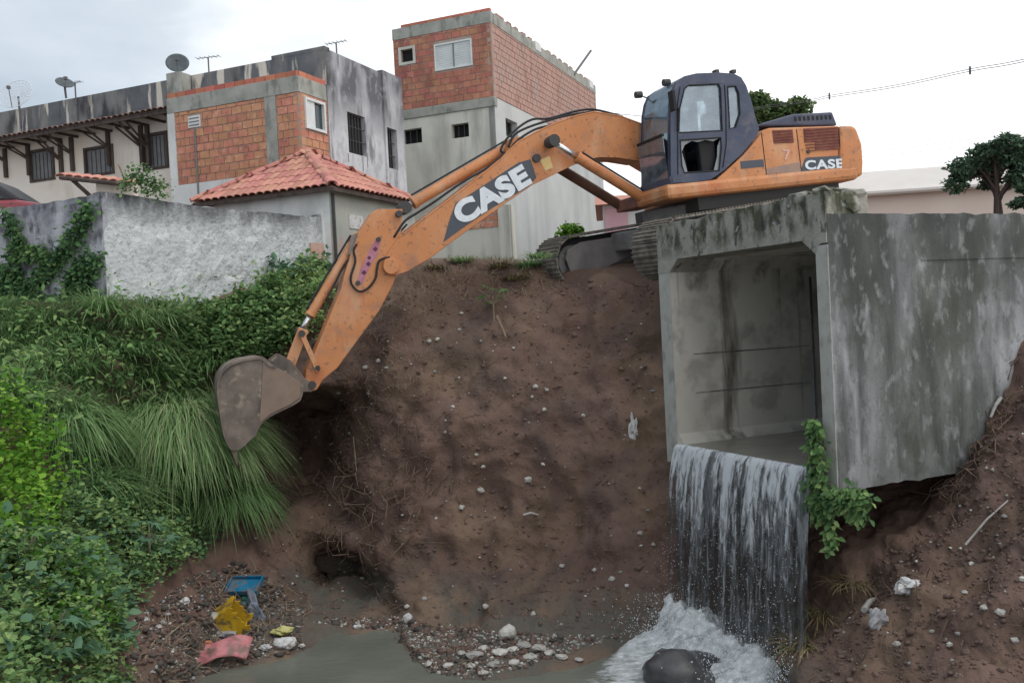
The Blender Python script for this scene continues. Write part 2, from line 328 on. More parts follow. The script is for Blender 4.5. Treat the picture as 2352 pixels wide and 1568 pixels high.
def foam_alpha():
    t = M_foam.node_tree; N = t.nodes; L = t.links; a = N.new('ShaderNodeAttribute'); a.attribute_name = 'var'; ge = N.new('ShaderNodeNewGeometry'); mp = N.new('ShaderNodeMapping')
    mp.inputs['Rotation'].default_value = (0, 0, R(35)); mp.inputs['Scale'].default_value = (1, 2.6, 1); n = N.new('ShaderNodeTexNoise'); n.inputs['Scale'].default_value = 5.5; n.inputs['Detail'].default_value = 8; n.inputs['Roughness'].default_value = .68; n.inputs['Distortion'].default_value = .5
    L.new(ge.outputs['Position'], mp.inputs[0]); L.new(mp.outputs[0], n.inputs[0]); ad = N.new('ShaderNodeMath'); ad.operation = 'ADD'; L.new(a.outputs['Fac'], ad.inputs[0]); L.new(n.outputs[0], ad.inputs[1])
    mr = N.new('ShaderNodeMapRange'); mr.clamp = True; mr.inputs[1].default_value = .80; mr.inputs[2].default_value = 1.12; L.new(ad.outputs[0], mr.inputs[0]); L.new(mr.outputs[0], N['Principled BSDF'].inputs['Alpha'])
foam_alpha()
M_drop = mat('water_drop', (.66, .70, .74), rough=.25)

# ------------------------------------------------------------------ ground sheet: control net (photo column, rows of (photo row, distance))
NET = {
 -500: [(690, 17), (720, 15.5), (860, 12.5), (980, 10.5), (1120, 8.8), (1260, 7.4), (1400, 6.3), (1568, 5.4), (1900, 4.2), (2300, 3.3)],
 0:    [(680, 15.4), (700, 14.7), (850, 12.6), (980, 11.2), (1100, 10.0), (1220, 9.0), (1380, 7.9), (1568, 6.8), (1900, 5.4), (2300, 4.2)],
 250:  [(672, 14.6), (692, 13.7), (840, 13.1), (960, 12.9), (1080, 12.4), (1200, 11.5), (1350, 10.2), (1568, 8.9), (1900, 6.9), (2300, 5.0)],
 430:  [(660, 16.4), (680, 15.4), (800, 14.6), (920, 14.3), (1040, 13.9), (1150, 13.4), (1270, 12.5), (1420, 11.1), (1565, 'z.07'), (1700, 'z-.45')],
 540:  [(650, 17.2), (668, 16.0), (790, 14.7), (900, 14.3), (1030, 14.1), (1150, 13.7), (1290, 12.9), (1400, 11.8), (1520, 'z.06'), (1700, 'z-.45')],
 620:  [(640, 17.5), (662, 16.2), (790, 15.0), (885, 14.5), (950, 16.4), (1060, 16.2), (1180, 14.5), (1400, 12.3), (1505, 'z.06'), (1700, 'z-.45')],
 740:  [(615, 18.0), (640, 16.6), (760, 15.0), (885, 14.2), (950, 16.4), (1060, 16.0), (1225, 13.9), (1310, 15.0), (1450, 'z.08'), (1700, 'z-.45')],
 820:  [(605, 17.6), (624, 16.0), (740, 14.9), (870, 14.2), (960, 14.8), (1090, 14.5), (1245, 13.6), (1330, 15.2), (1430, 'z.08'), (1700, 'z-.45')],
 910:  [(596, 17.0), (608, 15.6), (720, 14.6), (850, 14.0), (1000, 13.6), (1150, 13.3), (1290, 12.9), (1392, 'z.2'), (1432, 'z.07'), (1700, 'z-.45')],
 860:  [(600, 17.2), (616, 15.8), (730, 14.7), (860, 14.1), (1000, 14.0), (1130, 13.7), (1275, 13.3), (1350, 14.2), (1422, 'z.08'), (1700, 'z-.45')],
 970:  [(592, 17.1), (604, 15.7), (710, 14.6), (850, 14.0), (1000, 13.6), (1150, 13.2), (1290, 12.9), (1398, 'z.24'), (1520, 'z.07'), (1700, 'z-.45')],
 1020: [(590, 17.2), (600, 15.8), (700, 14.8), (850, 14.1), (1000, 13.6), (1150, 13.2), (1290, 12.8), (1405, 'z.24'), (1545, 'z.07'), (1700, 'z-.45')],
 1130: [(592, 17.2), (600, 15.8), (700, 14.7), (850, 13.9), (1000, 13.4), (1150, 13.1), (1300, 12.6), (1422, 'z.24'), (1550, 'z.07'), (1700, 'z-.45')],
 1330: [(600, 16.8), (630, 15.3), (730, 14.3), (860, 13.6), (1000, 13.1), (1150, 12.6), (1300, 12.2), (1430, 'z.22'), (1525, 'z.05'), (1700, 'z-.45')],
 1480: [(590, 16.2), (645, 14.5), (740, 13.6), (870, 13.1), (1000, 12.6), (1150, 12.1), (1300, 11.7), (1420, 'z.25'), (1480, 'z.0'), (1700, 'z-.45')],
 1600: [(580, 16.0), (640, 13.7), (760, 13.0), (900, 12.7), (1060, 12.3), (1180, 11.9), (1300, 11.5), (1430, 11.1), (1570, 10.3), (2300, 5.6)],
 1750: [(560, 16.0), (630, 13.2), (760, 12.5), (900, 12.0), (1060, 11.6), (1180, 11.3), (1300, 11.0), (1430, 10.6), (1580, 9.8), (2300, 5.4)],
 1860: [(550, 16.0), (620, 13.0), (760, 12.3), (900, 11.8), (1060, 11.5), (1180, 11.1), (1290, 10.6), (1420, 9.9), (1568, 8.9), (2300, 5.2)],
 1960: [(545, 16.0), (620, 12.8), (760, 12.2), (900, 11.7), (1080, 11.3), (1190, 10.8), (1270, 10.0), (1400, 9.1), (1568, 8.2), (2300, 4.8)],
 2090: [(540, 16.0), (620, 12.6), (760, 12.0), (900, 11.5), (1080, 10.9), (1160, 10.3), (1230, 9.6), (1380, 8.6), (1568, 7.7), (2300, 4.4)],
 2180: [(538, 16.0), (620, 12.4), (760, 11.8), (880, 11.2), (1030, 10.4), (1110, 9.9), (1200, 9.3), (1350, 8.4), (1568, 7.4), (2300, 4.2)],
 2352: [(535, 16.0), (600, 12.2), (680, 11.2), (750, 10.40), (880, 9.8), (1000, 9.3), (1120, 8.8), (1320, 8.0), (1568, 7.0), (2300, 4.0)],
 2600: [(530, 16.0), (570, 13.0), (610, 12.0), (660, 11.2), (760, 10.4), (880, 9.6), (1020, 8.9), (1250, 7.9), (1568, 6.6), (2300, 3.6)],
}
PL = 4.75
cols = sorted(NET); ctrl = []
for c in [-2600] + cols + [4800]:
    k = min(max(c, cols[0]), cols[-1]); rows = NET[k]
    pts = [Vector((ray(c, 600).x * 500, 500, PL)), Vector((ray(c, 600).x * 70, 70, PL)), Vector((ray(c, 600).x * 24, 24, PL + .02))]
    for py, d in rows:
        if isinstance(d, str): d = (float(d[1:]) - 4) / ray(k, py).z
        p = at(k, py, d)
        if c != k: p = Vector((ray(c, 700).x * d, d, p.z + .3))
        pts.append(p)
    l = pts[-1]
    pts.append(Vector((l.x * .75, 1.5, l.z - .15))); pts.append(Vector((l.x * .75, -14, l.z - .2)))
    ctrl.append([tuple(p) for p in pts])
ctrl = np.array(ctrl); allc = np.array([-2600] + cols + [4800], float)
fine = np.concatenate([np.linspace(-2600, -500, 12)[:-1], np.arange(-500, 2600, 7.), np.linspace(2600, 4800, 12)])
tmp = np.stack([np.stack([np.interp(fine, allc, ctrl[:, r, k]) for k in range(3)], -1) for r in range(ctrl.shape[1])], 1)
nr = [4, 6, 8, 16, 20, 24, 26, 26, 26, 24, 26, 22, 14, 6]
vpar = np.concatenate([np.linspace(i, i + 1, nr[i], endpoint=False) for i in range(ctrl.shape[1] - 1)] + [[ctrl.shape[1] - 1]])
i0 = np.minimum(vpar.astype(int), ctrl.shape[1] - 2); fr = (vpar - i0)[None, :, None]
G = tmp[:, i0] * (1 - fr) + tmp[:, i0 + 1] * fr
for it in range(9):                             # soften the control net's creases
    H = G.copy(); H[1:-1, 1:-1] = (G[1:-1, 1:-1] * 2 + G[:-2, 1:-1] + G[2:, 1:-1] + G[1:-1, :-2] + G[1:-1, 2:]) / 6; G = H
du = np.gradient(G, axis=0); dv = np.gradient(G, axis=1); nm = np.cross(du, dv); nm /= np.maximum(np.linalg.norm(nm, axis=2, keepdims=True), 1e-9)
sgn = np.where((nm[..., 2:3] * 1.0 - nm[..., 1:2]) < 0, -1, 1); nm *= sgn
nc, nrw = G.shape[:2]
PXg, PYg = project(G.reshape(-1, 3)); PXg = PXg.reshape(nc, nrw); PYg = PYg.reshape(nc, nrw)
for i in range(nc):
    for j in range(nrw):
        p = G[i, j]
        if p[1] > 22 or p[1] < 3: continue
        q = Vector(p); f = min(1, max(0, (j - 22) / 14)) * (.22 if p[2] < .2 and 6 < p[1] < 12.9 else 1)
        h = .20 * noise.noise(q * .9) + .14 * noise.noise(q * 2.1 + Vector((5, 2, 1))) + .075 * noise.noise(q * 4.7) + .040 * abs(noise.noise(q * 9.5)) + .018 * noise.noise(q * 19) + .006 * noise.noise(q * 37) + .10 * noise.noise(Vector((q.x * 1.4 + q.z * .5, q.y * .5, q.z * .55 + 9)))
        h -= .10 * max(0, noise.noise(Vector((q.x * 2.2, q.y * .6, q.z * .7 + 4))) - .15)
        G[i, j] = p + nm[i, j] * h * (.25 + .75 * f) * (f if j < 36 else 1) if f > 0 or True else p
# the box culvert's frame is needed to keep the earth out of it
c0 = at(1908, 700, 9.1); CA = math.atan2(.403, .915)
BOXM = Matrix.Translation((c0.x, c0.y, 0)) @ Matrix.Rotation(CA, 4, 'Z'); BF = Frame(BOXM)   # x into the bank, y along the mouth to the left
BI = np.array(BOXM.inverted())
P = G.reshape(-1, 3); loc = P @ BI[:3, :3].T + BI[:3, 3]
inside = ((loc[:, 0] > -.3) & (loc[:, 0] < 9.5) & (loc[:, 1] > .08) & (loc[:, 1] < 2.94) & (loc[:, 2] > 2.2) & (loc[:, 2] < 5.05)).reshape(nc, nrw)
# push earth off the outside of the side wall and under the slab
loc3 = loc.reshape(nc, nrw, 3)
fc = []
idx = np.arange(nc * nrw).reshape(nc, nrw)
a_, b_, c_, d_ = idx[:-1, :-1], idx[1:, :-1], idx[1:, 1:], idx[:-1, 1:]
keep = ~(inside[:-1, :-1] & inside[1:, :-1] & inside[1:, 1:] & inside[:-1, 1:])
faces = np.stack([a_[keep], b_[keep], c_[keep], d_[keep]], -1)
me = bpy.data.meshes.new('ground'); me.from_pydata(P.tolist(), [], faces.tolist()); me.materials.append(M_soil)
me.polygons.foreach_set('use_smooth', [True] * len(me.polygons))
ground = bpy.data.objects.new('ground', me); col.objects.link(ground); ground['kind'] = 'structure'
bm = bmesh.new(); bm.from_mesh(me); bmesh.ops.recalc_face_normals(bm, faces=bm.faces)
bm.faces.ensure_lookup_table()
if sum(f.normal.z for f in bm.faces) < 0: bmesh.ops.reverse_faces(bm, faces=bm.faces)
bm.to_mesh(me); bm.free()
BV = BVHTree.FromPolygons([tuple(p) for p in P.tolist()], faces.tolist())
def on_ground(px, py, up=0):
    d = ray(px, py); h = BV.ray_cast(EYE, d.normalized())
    return (h[0] if h[0] else at(px, py, 12)) + Vector((0, 0, up))
def ground_z(x, y):
    h = BV.ray_cast(Vector((x, y, 30)), Vector((0, 0, -1))); return h[0].z if h[0] else PL
# region sampling on the ground
FC = P[faces].mean(1); e1 = P[faces[:, 1]] - P[faces[:, 0]]; e2 = P[faces[:, 3]] - P[faces[:, 0]]
AR = np.linalg.norm(np.cross(e1, e2), axis=1); NRM = np.cross(e1, e2) / np.maximum(AR[:, None], 1e-9); NRM *= np.where(NRM[:, 2:3] - NRM[:, 1:2] < 0, -1, 1)
FX, FY = project(FC)
def inpoly(x, y, poly):
    r = np.zeros(len(x), bool); n = len(poly)
    for i in range(n):
        x0, y0 = poly[i]; x1, y1 = poly[(i + 1) % n]
        if y0 == y1: continue
        r ^= ((y0 > y) != (y1 > y)) & (x < (x1 - x0) * (y - y0) / (y1 - y0) + x0)
    return r
def scatter(poly, n):
    m = inpoly(FX, FY, poly) & (FC[:, 1] < 22); ii = np.where(m)[0]
    if len(ii) == 0: return np.zeros((0, 3)), np.zeros((0, 3))
    k = rng.choice(ii, n, p=AR[ii] / AR[ii].sum()); u = rng.random((n, 1)); v = rng.random((n, 1))
    return P[faces[k, 0]] + (P[faces[k, 1]] - P[faces[k, 0]]) * u + (P[faces[k, 3]] - P[faces[k, 0]]) * v, NRM[k]
def np_mesh(name, V, F, m, parent=None, var=None, smooth=False, M=None):
    me = bpy.data.meshes.new(name); nV = len(V); nF, k = F.shape
    me.vertices.add(nV); me.vertices.foreach_set('co', np.ascontiguousarray(V, np.float32).ravel())
    me.loops.add(nF * k); me.loops.foreach_set('vertex_index', F.astype(np.int32).ravel())
    me.polygons.add(nF); me.polygons.foreach_set('loop_start', np.arange(nF, dtype=np.int32) * k)
    me.update(calc_edges=True); me.materials.append(m)
    if var is not None:
        a = me.attributes.new('var', 'FLOAT', 'POINT'); a.data.foreach_set('value', np.asarray(var, np.float32))
    if smooth: me.polygons.foreach_set('use_smooth', [True] * nF)
    o = bpy.data.objects.new(name, me); col.objects.link(o); o.parent = parent
    if M is not None: o.matrix_basis = M
    return o
def norm(a): return a / np.maximum(np.linalg.norm(a, axis=1, keepdims=True), 1e-9)
def leaf_geo(C, D, N_, Ln, W):
    """pointed leaf of six points, folded along its rib; C base, D direction, N_ normal"""
    D = norm(D); S = norm(np.cross(D, N_)); U = np.cross(S, D); Ln = Ln[:, None]; W = W[:, None]
    V = np.stack([C, C + D * Ln * .35 + S * W * .5 + U * W * .12, C + D * Ln * .75 + S * W * .35 + U * W * .02 - U * Ln * .06, C + D * Ln - U * Ln * .16,
                  C + D * Ln * .75 - S * W * .35 + U * W * .02 - U * Ln * .06, C + D * Ln * .35 - S * W * .5 + U * W * .12], 1)
    n = len(C); b = (np.arange(n) * 6)[:, None]
    F = np.concatenate([b + np.array([[0, 1, 2, 3]]), b + np.array([[0, 3, 4, 5]])], 0)
    return V.reshape(-1, 3), F
def leaves(name, C, L0, W0, m, parent=None, hang=.3, seed=0, M=None, out=None, spread=1., varbias=0):
    n = len(C); D = rng.normal(size=(n, 3)) * spread; D[:, 2] = D[:, 2] * .5 - hang
    if out is not None: D = D + out * 1.0
    Nn = rng.normal(size=(n, 3)) * .5; Nn[:, 2] += 1; 
    if out is not None: Nn += out * .6
    s = rng.uniform(.6, 1.25, n); V, F = leaf_geo(C, D, Nn, L0 * s, W0 * s)
    var = np.repeat(np.clip(rng.beta(2, 2.4, n) + varbias, 0, 1), 6)
    return np_mesh(name, V, F, m, parent, var, M=M)
def blades(name, B, D0, Ln, W, m, parent=None, droop=1.0, var=None, M=None, fall=None):
    """drooping grass blades, 5 cross points"""
    n = len(B); T = [0, .3, .6, .85, 1.0]; D = norm(D0); H = D.copy(); H[:, 2] = 0; H = norm(H + 1e-4) if fall is None else norm(fall)
    S = norm(np.cross(D, np.array([0, 0, 1.]) + H * .01)); V = []
    Ln = Ln[:, None]; W = W[:, None]; dr = np.asarray(droop); dr = dr[:, None] if dr.ndim else dr
    for t, ww in zip(T, (1, .9, .7, .4, 0)):
        c = B + D * Ln * t * (1 - .25 * t) + H * Ln * .30 * t * t - np.array([0, 0, 1.]) * Ln * dr * .55 * t ** 2.3
        if ww > 0: V += [c - S * W * ww * .5, c + S * W * ww * .5]
        else: V += [c]
    V = np.stack(V, 1); b = (np.arange(n) * 9)[:, None]
    F = [b + np.array([[2 * i, 2 * i + 1, 2 * i + 3, 2 * i + 2]]) for i in range(3)]
    V2 = V.reshape(-1, 3); F.append(b + np.array([[6, 7, 8, 8]])); F = np.concatenate(F[:3], 0)
    F3 = b + np.array([[6, 7, 8]])
    me_q = F; allF = [tuple(f) for f in me_q.tolist()] if False else None
    # quads for body, tip as degenerate-free quad (6,7,8 + midpoint) avoided: use triangles everywhere
    tri = np.concatenate([F[:, [0, 1, 2]], F[:, [0, 2, 3]], F3], 0)
    if var is None: var = rng.random(n)
    return np_mesh(name, V2, tri, m, parent, np.repeat(var, 9), M=M)

# ------------------------------------------------------------------ stream
wb = MB(); nx, ny = 60, 60; gv = []
for j in range(ny + 1):
    for i in range(nx + 1):
        x = -9 + 16 * i / nx; y = -14 + 29 * j / ny
        gv.append((x, y, .02 + .008 * noise.noise(Vector((x * 2, y * 2, 0)))))
wb.add(gv, [(j * (nx + 1) + i, j * (nx + 1) + i + 1, (j + 1) * (nx + 1) + i + 1, (j + 1) * (nx + 1) + i) for j in range(ny) for i in range(nx)])
wb.build('stream_water', M_water, smooth=True, kind='structure', fix=False)

# ------------------------------------------------------------------ box culvert
ZU, ZF, ZC, ZT, ZP = 2.13, 2.30, 4.67, 4.91, 5.13
WL = 3.05
cul = empty('box_culvert', BOXM, 'square concrete culvert mouth spilling water, mossy parapet above and stained side wall', 'culvert')
def grid_wall(mb, f, u0, u1, v0, v1, nu, nv, bump=0., edge=0., seed=0):
    """thick sheet: f(u, v, w) with w 0 at the outer face, 1 at the inner; outer face gets small dents"""
    vs_ = []
    for w_ in (0, 1):
        for j in range(nv + 1):
            for i in range(nu + 1):
                u = u0 + (u1 - u0) * i / nu; v = v0 + (v1 - v0) * j / nv
                if edge and j == 0: v += edge * noise.noise(Vector((u * 5, seed, 0)))
                if edge and j == nv: v += edge * noise.noise(Vector((u * 5, seed + 7, 0)))
                q = f(u, v, w_); 
                if w_ == 0 and bump: q = f(u, v, -bump * noise.noise(Vector((u * 1.7, v * 1.7, seed))) * 1.0)
                vs_.append(q)
    m = (nu + 1) * (nv + 1); F = []
    for j in range(nv):
        for i in range(nu):
            a = j * (nu + 1) + i; F += [(a, a + 1, a + nu + 2, a + nu + 1), (a + m, a + nu + 1 + m, a + nu + 2 + m, a + 1 + m)]
    for i in range(nu):
        a = i; b = nv * (nu + 1) + i; F += [(a, a + m, a + 1 + m, a + 1), (b, b + 1, b + 1 + m, b + m)]
    for j in range(nv):
        a = j * (nu + 1); b = a + nu; F += [(a, a + nu + 1, a + nu + 1 + m, a + m), (b, b + m, b + nu + 1 + m, b + nu + 1)]
    mb.add(vs_, F)
LEN = 9.0
# side wall (outer face y=0, inner y=.24), front edge thin and pale
mb = MB(); grid_wall(mb, lambda u, v, w_: (u, w_ * .17, v), 0, LEN, ZU, ZT - .003, 90, 28, .03, .035, 3)
side = mb.build('side_wall', M_cc, cul, smooth=False)
# board marks and construction joints on the side wall: slim raised seams
mb = MB()
for x0, x1, z in ((1.25, 8.9, 4.42),): mb.box(x0, x1, -.012, .02, z, z + .008)
for x, z0, z1 in ((4.4, 2.5, 4.85),): mb.box(x, x + .014, -.030, .02, z0, z1)
mb.build('formwork_seam', M_cc, cul, kind='stuff')
# left wall
mb = MB(); grid_wall(mb, lambda u, v, w_: (u, WL - w_ * .25, v), 0, LEN, ZU - .02, ZT - .003, 30, 12, .01, .01, 9); mb.build('left_wall', M_cci, cul)
box('jamb', M_jamb, cul, -.014, .0, -.004, .17, ZU - .02, 4.60, bevel=.008); box('jamb', M_jamb, cul, -.012, .0, WL - .245, WL + .004, ZU - .06, 4.95, bevel=.01)
# roof slab and floor slab, haunches
box('roof_slab', M_cci, cul, .552, LEN, .17, WL - .25, ZC, ZT - .01)
mb = MB(); mb.box(.0, LEN, .17, WL - .25, ZU + .02, ZF)
mb.box(.0, .02, .17, WL - .25, ZU + .02, ZF - .02)
mb.build('floor_slab', M_cci, cul)
mb = MB()
fm = lambda u, v, w_: (w_, u, v)
mb.prism([[(WL - .25, ZC), (WL - .25, ZC - .16), (WL - .44, ZC)]], fm, .552, LEN); mb.prism([[(.17, ZC), (.17, ZC - .16), (.36, ZC)]], fm, .552, LEN)
mb.prism([[(WL - .25, ZF), (WL - .25, ZF + .15), (WL - .38, ZF)]], fm, .02, LEN)
mb.build('haunch', M_cci, cul)
# head beam with parapet: front plate with the mouth cut out
pl_top = []
for i in range(25):
    u = WL + .004 - (WL - .002) * i / 24; pl_top.append((u, ZP + .035 * noise.noise(Vector((u * 3, 0, 1))) + .02 * noise.noise(Vector((u * 11, 0, 1)))))
outer = [(.006, ZT + .01), (.006, 4.62), (.10, 4.62), (.17, ZC - .15), (.36, ZC), (WL - .44, ZC), (WL - .25, ZC - .16), (WL + .004, ZC - .16)] + pl_top
mb = MB(); mb.prism([outer], lambda u, v, w_: (w_, u, v), -.016, .55); mb.build('parapet', M_cct, cul, bevel=.012)
box('inner_end', M_cci, cul, LEN - .05, LEN, .17, WL - .25, ZF, ZC)
# seams of the inner wall boards
mb = MB()
for z in (2.95, 3.45): mb.box(.3, 2.2, WL - .258, WL - .245, z, z + .012)
for x in (2.25, 4.0): mb.box(x, x + .03, WL - .262, WL - .245, ZF + .16, 4.4)
mb.build('inner_seam', M_cc, cul, kind='stuff')
# broken slabs on the parapet's right end
for i, (x, y, z, sx, sy, sz, rz, ry) in enumerate([(.1, .12, 5.13, .28, .2, .10, .3, .1), (.42, .1, 5.10, .3, .22, .14, -.2, -.15), (.55, .35, 5.16, .5, .3, .06, .1, .12), (.15, .5, 5.16, .3, .25, .07, .7, -.1), (.36, .02, 5.0, .2, .12, .16, .1, .1)]):
    M = BOXM @ Matrix.Translation((x, y, z)) @ Matrix.Rotation(rz, 4, 'Z') @ Matrix.Rotation(ry, 4, 'Y')
    b = MB(); b.blob((0, 0, 0), (sx * .55, sy * .55, sz * .6), i, .3, 2, 1.1)
    b.build('concrete_chunk', M_cct, M=M, label=["mossy concrete chunk at the parapet's outer right corner", "upright concrete chunk in the middle of the parapet's right end", "flat broken slab jutting back from the parapet's right end", "thin flat slab lying left on the parapet's right end", 'low concrete chunk clinging to the side of the parapet end'][i], cat='rubble', group='concrete chunks on the parapet end')

# ------------------------------------------------------------------ falling water and foam
fl = empty('waterfall', BOXM, kind='structure')
def sheet(name, off, y0, y1, throw, seed, z1):
    nu, nv = 110, 70; V = []; UV = []
    for j in range(nv + 1):
        t = j / nv
        for i in range(nu + 1):
            s = i / nu; y = y0 + (y1 - y0) * s
            z = ZF + .03 - (ZF - z1) * t ** 1.15 if t > 0 else ZF + .03
            x = off - throw * t ** .55 - .03 * t * noise.noise(Vector((y * 14, t * 1.2, seed))) - .05 * t * noise.noise(Vector((y * 4, t * 2, seed)))
            y += .02 * t * noise.noise(Vector((y * 9, t * 3, seed + 4)))
            V.append((x, y, z)); UV.append((s * (y1 - y0) / 2.4 + seed, t * 1.0, 0))
    F = [(j * (nu + 1) + i, j * (nu + 1) + i + 1, (j + 1) * (nu + 1) + i + 1, (j + 1) * (nu + 1) + i) for j in range(nv) for i in range(nu)]
    o = np_mesh(name, np.array(V), np.array(F), M_fall, fl, smooth=True)
    a = o.data.attributes.new('flow', 'FLOAT_VECTOR', 'POINT'); a.data.foreach_set('vector', np.array(UV, np.float32).ravel()); o['kind'] = 'structure'
    return o
sheet('water_curtain', -.03, .30, WL - .27, .30, 0, .02); sheet('water_curtain', .0, .34, WL - .33, .20, 3, .02)
box('running_water', mat('wet_floor', (.24, .225, .19), (.19, .18, .155), 2, .25, (8, .2, .01), spec=.4), fl, .0, LEN - .1, .25, WL - .40, ZF, ZF + .03, kind='structure')
# foam heap
fo = MB(); n = 170; V = []; 
cF = at(1640, 1480, 10.4)
pool = [(1130, 1680), (1270, 1575), (1390, 1490), (1470, 1410), (1515, 1360), (1600, 1400), (1700, 1430), (1830, 1460), (1840, 1540), (1740, 1580), (1650, 1700), (1150, 1700)]
fvx = []; fi = {}; xs = np.linspace(-.6, 3.6, n); ys = np.linspace(7.4, 11.8, n); Z = np.zeros((n, n)); X_, Y_ = np.meshgrid(xs, ys, indexing='ij')
fx, fy = project(np.stack([X_.ravel(), Y_.ravel(), np.full(n * n, .15)], -1)); mk = inpoly(fx, fy, pool).reshape(n, n).astype(float)
for k in range(22): mk[1:-1, 1:-1] = (mk[1:-1, 1:-1] + mk[:-2, 1:-1] + mk[2:, 1:-1] + mk[1:-1, :-2] + mk[1:-1, 2:]) / 5
dist_fall = np.abs((np.stack([X_, Y_], -1) - np.array(BOXM.translation.xy)) @ np.array([math.cos(CA), math.sin(CA)]) + .35)
lyf = np.clip(.30 + .75 * ((np.stack([X_, Y_], -1) - np.array(BOXM.translation.xy)) @ np.array([-math.sin(CA), math.cos(CA)])) / 3.0, .25, 1.1)
for i in range(n):
    for j in range(n):
        x, y = xs[i], ys[j]; q = Vector((x, y, 0))
        h = .36 * math.exp(-dist_fall[i, j] ** 2 / .16) + .05
        h *= (1 + .55 * noise.noise(q * 3) + .35 * noise.noise(q * 8) + .22 * noise.noise(q * 19))
        Z[i, j] = .022 + mk[i, j] ** 1.5 * h * max(.12, min(1, 1.3 - dist_fall[i, j] * .75)) * lyf[i, j]
V = np.stack([X_, Y_, Z], -1).reshape(-1, 3); F = [(i * n + j, (i + 1) * n + j, (i + 1) * n + j + 1, i * n + j + 1) for i in range(n - 1) for j in range(n - 1)]
thin = np.clip(mk * np.clip(1.6 - dist_fall * .7, .50, 1.0), 0, 1) * .60; o = np_mesh('foam', V, np.array(F), M_foam, smooth=True, var=thin.ravel()); o['kind'] = 'stuff'
V2 = V.copy(); V2[:, 2] = V2[:, 2] * .55 + .012; V2[:, 0] += .05; o = np_mesh('foam', V2, np.array(F), M_foam, smooth=True, var=np.clip(thin.ravel() * 1.15, 0, 1)); o['kind'] = 'stuff'
# drops
def drops(n, fpos, name, r0, r1, m=M_drop):
    bm = bmesh.new(); bmesh.ops.create_icosphere(bm, subdivisions=1, radius=1); bm.verts.ensure_lookup_table()
    tv = np.array([v.co[:] for v in bm.verts]); tf = np.array([[v.index for v in f.verts] for f in bm.faces]); bm.free()
    C = np.array([fpos() for _ in range(n)]); r = rng.uniform(r0, r1, (n, 1, 1)) * rng.uniform(.7, 1.4, (n, 1, 3)); r[:, :, 2] *= 1.5
    V = C[:, None] + tv[None] * r; F = tf[None] + (np.arange(n) * len(tv))[:, None, None]
    o = np_mesh(name, V.reshape(-1, 3), F.reshape(-1, 3), m, smooth=True); o['kind'] = 'stuff'; return o
def dp():
    t = random.random() ** .5; y = random.uniform(.32, WL - .3)
    return tuple(BOXM @ Vector((-.06 - .30 * t ** .55 - abs(random.gauss(0, .05 + .05 * t)), y + random.gauss(0, .02), ZF - (ZF - .05) * t ** 1.15)))
drops(1500, dp, 'water_drops', .002, .004)
def dq():
    y = random.uniform(.1, WL + .1); return tuple(BOXM @ Vector((-.4 - abs(random.gauss(0, .32)), y, .12 + abs(random.gauss(0, .17)))))
drops(6000, dq, 'splash_drops', .002, .006)

# ------------------------------------------------------------------ excavator
TH = R(200)
Rm = Matrix.Rotation(TH, 4, 'Z') @ Matrix.Rotation(R(5.2), 4, 'Y')
A = at(1541, 458, 14.0); org = A - (Rm @ Vector((1.5, 1.3, 0)))
EM = Matrix.Translation(org) @ Rm; EF = Frame(EM)
ex = empty('excavator', EM, 'orange tracked excavator with dark cab reaching its arm and bucket down the earth bank', 'excavator')
def H(px, py, y=1.3): p = EF.hit(px, py, 1, y); return (p.x, p.z)
def HL(pts, y=1.3): return [H(a, b, y) for a, b in pts]
ymap = lambda u, v, w_: (u, w_, v)
# lower skirt / deck
TAIL = H(1978, 410)[0]
mb = MB(); mb.prism([[(TAIL + .05, -1.3), (.55, -1.3), (.80, -.5), (.80, .28), (1.56, .28), (1.56, 1.33), (TAIL + .05, 1.33)]], lambda u, v, w_: (u, v, w_), .0, .24); mb.build('deck_skirt', M_or, ex, bevel=.07)
mb = MB(); mb.box(TAIL + .3, .9, -1.0, 1.1, -.20, .02); mb.tube([(0, 0, -.45), (0, 0, -.1)], .62, 28); mb.build('turntable', M_iron, ex)
# right (near) body panels behind the cab
prof = HL([(1628, 428), (1664, 396), (1708, 356), (1742, 316), (1752, 299), (1768, 294), (1926, 289), (1926, 398)])
mb = MB(); mb.prism([prof], ymap, -1.28, 1.30); mb.build('engine_house', M_or, ex, bevel=.02)
cw = HL([(1928, 289), (1958, 289), (1966, 294), (1979, 330), (1982, 372), (1980, 405), (1928, 410)])
mb = MB(); mb.prism([cw], ymap, -1.27, 1.32); mb.build('counterweight', M_or, ex, bevel=.05)
hood = HL([(1745, 290), (1750, 283), (1822, 262), (1912, 257), (1924, 288)], .9)
mb = MB(); mb.prism([hood], ymap, -.95, .9); hd = mb.build('engine_hood', M_cab, ex, bevel=.025)
ha, hb = H(1828, 268, .92), H(1908, 264, .92)
for k in range(9):
    t = k / 8; x = ha[0] + (hb[0] - ha[0]) * t; z = ha[1] + (hb[1] - ha[1]) * t
    box('vent_slot', M_seal, hd, x - .022, x + .022, .885, .906, z - .07, z - .0)
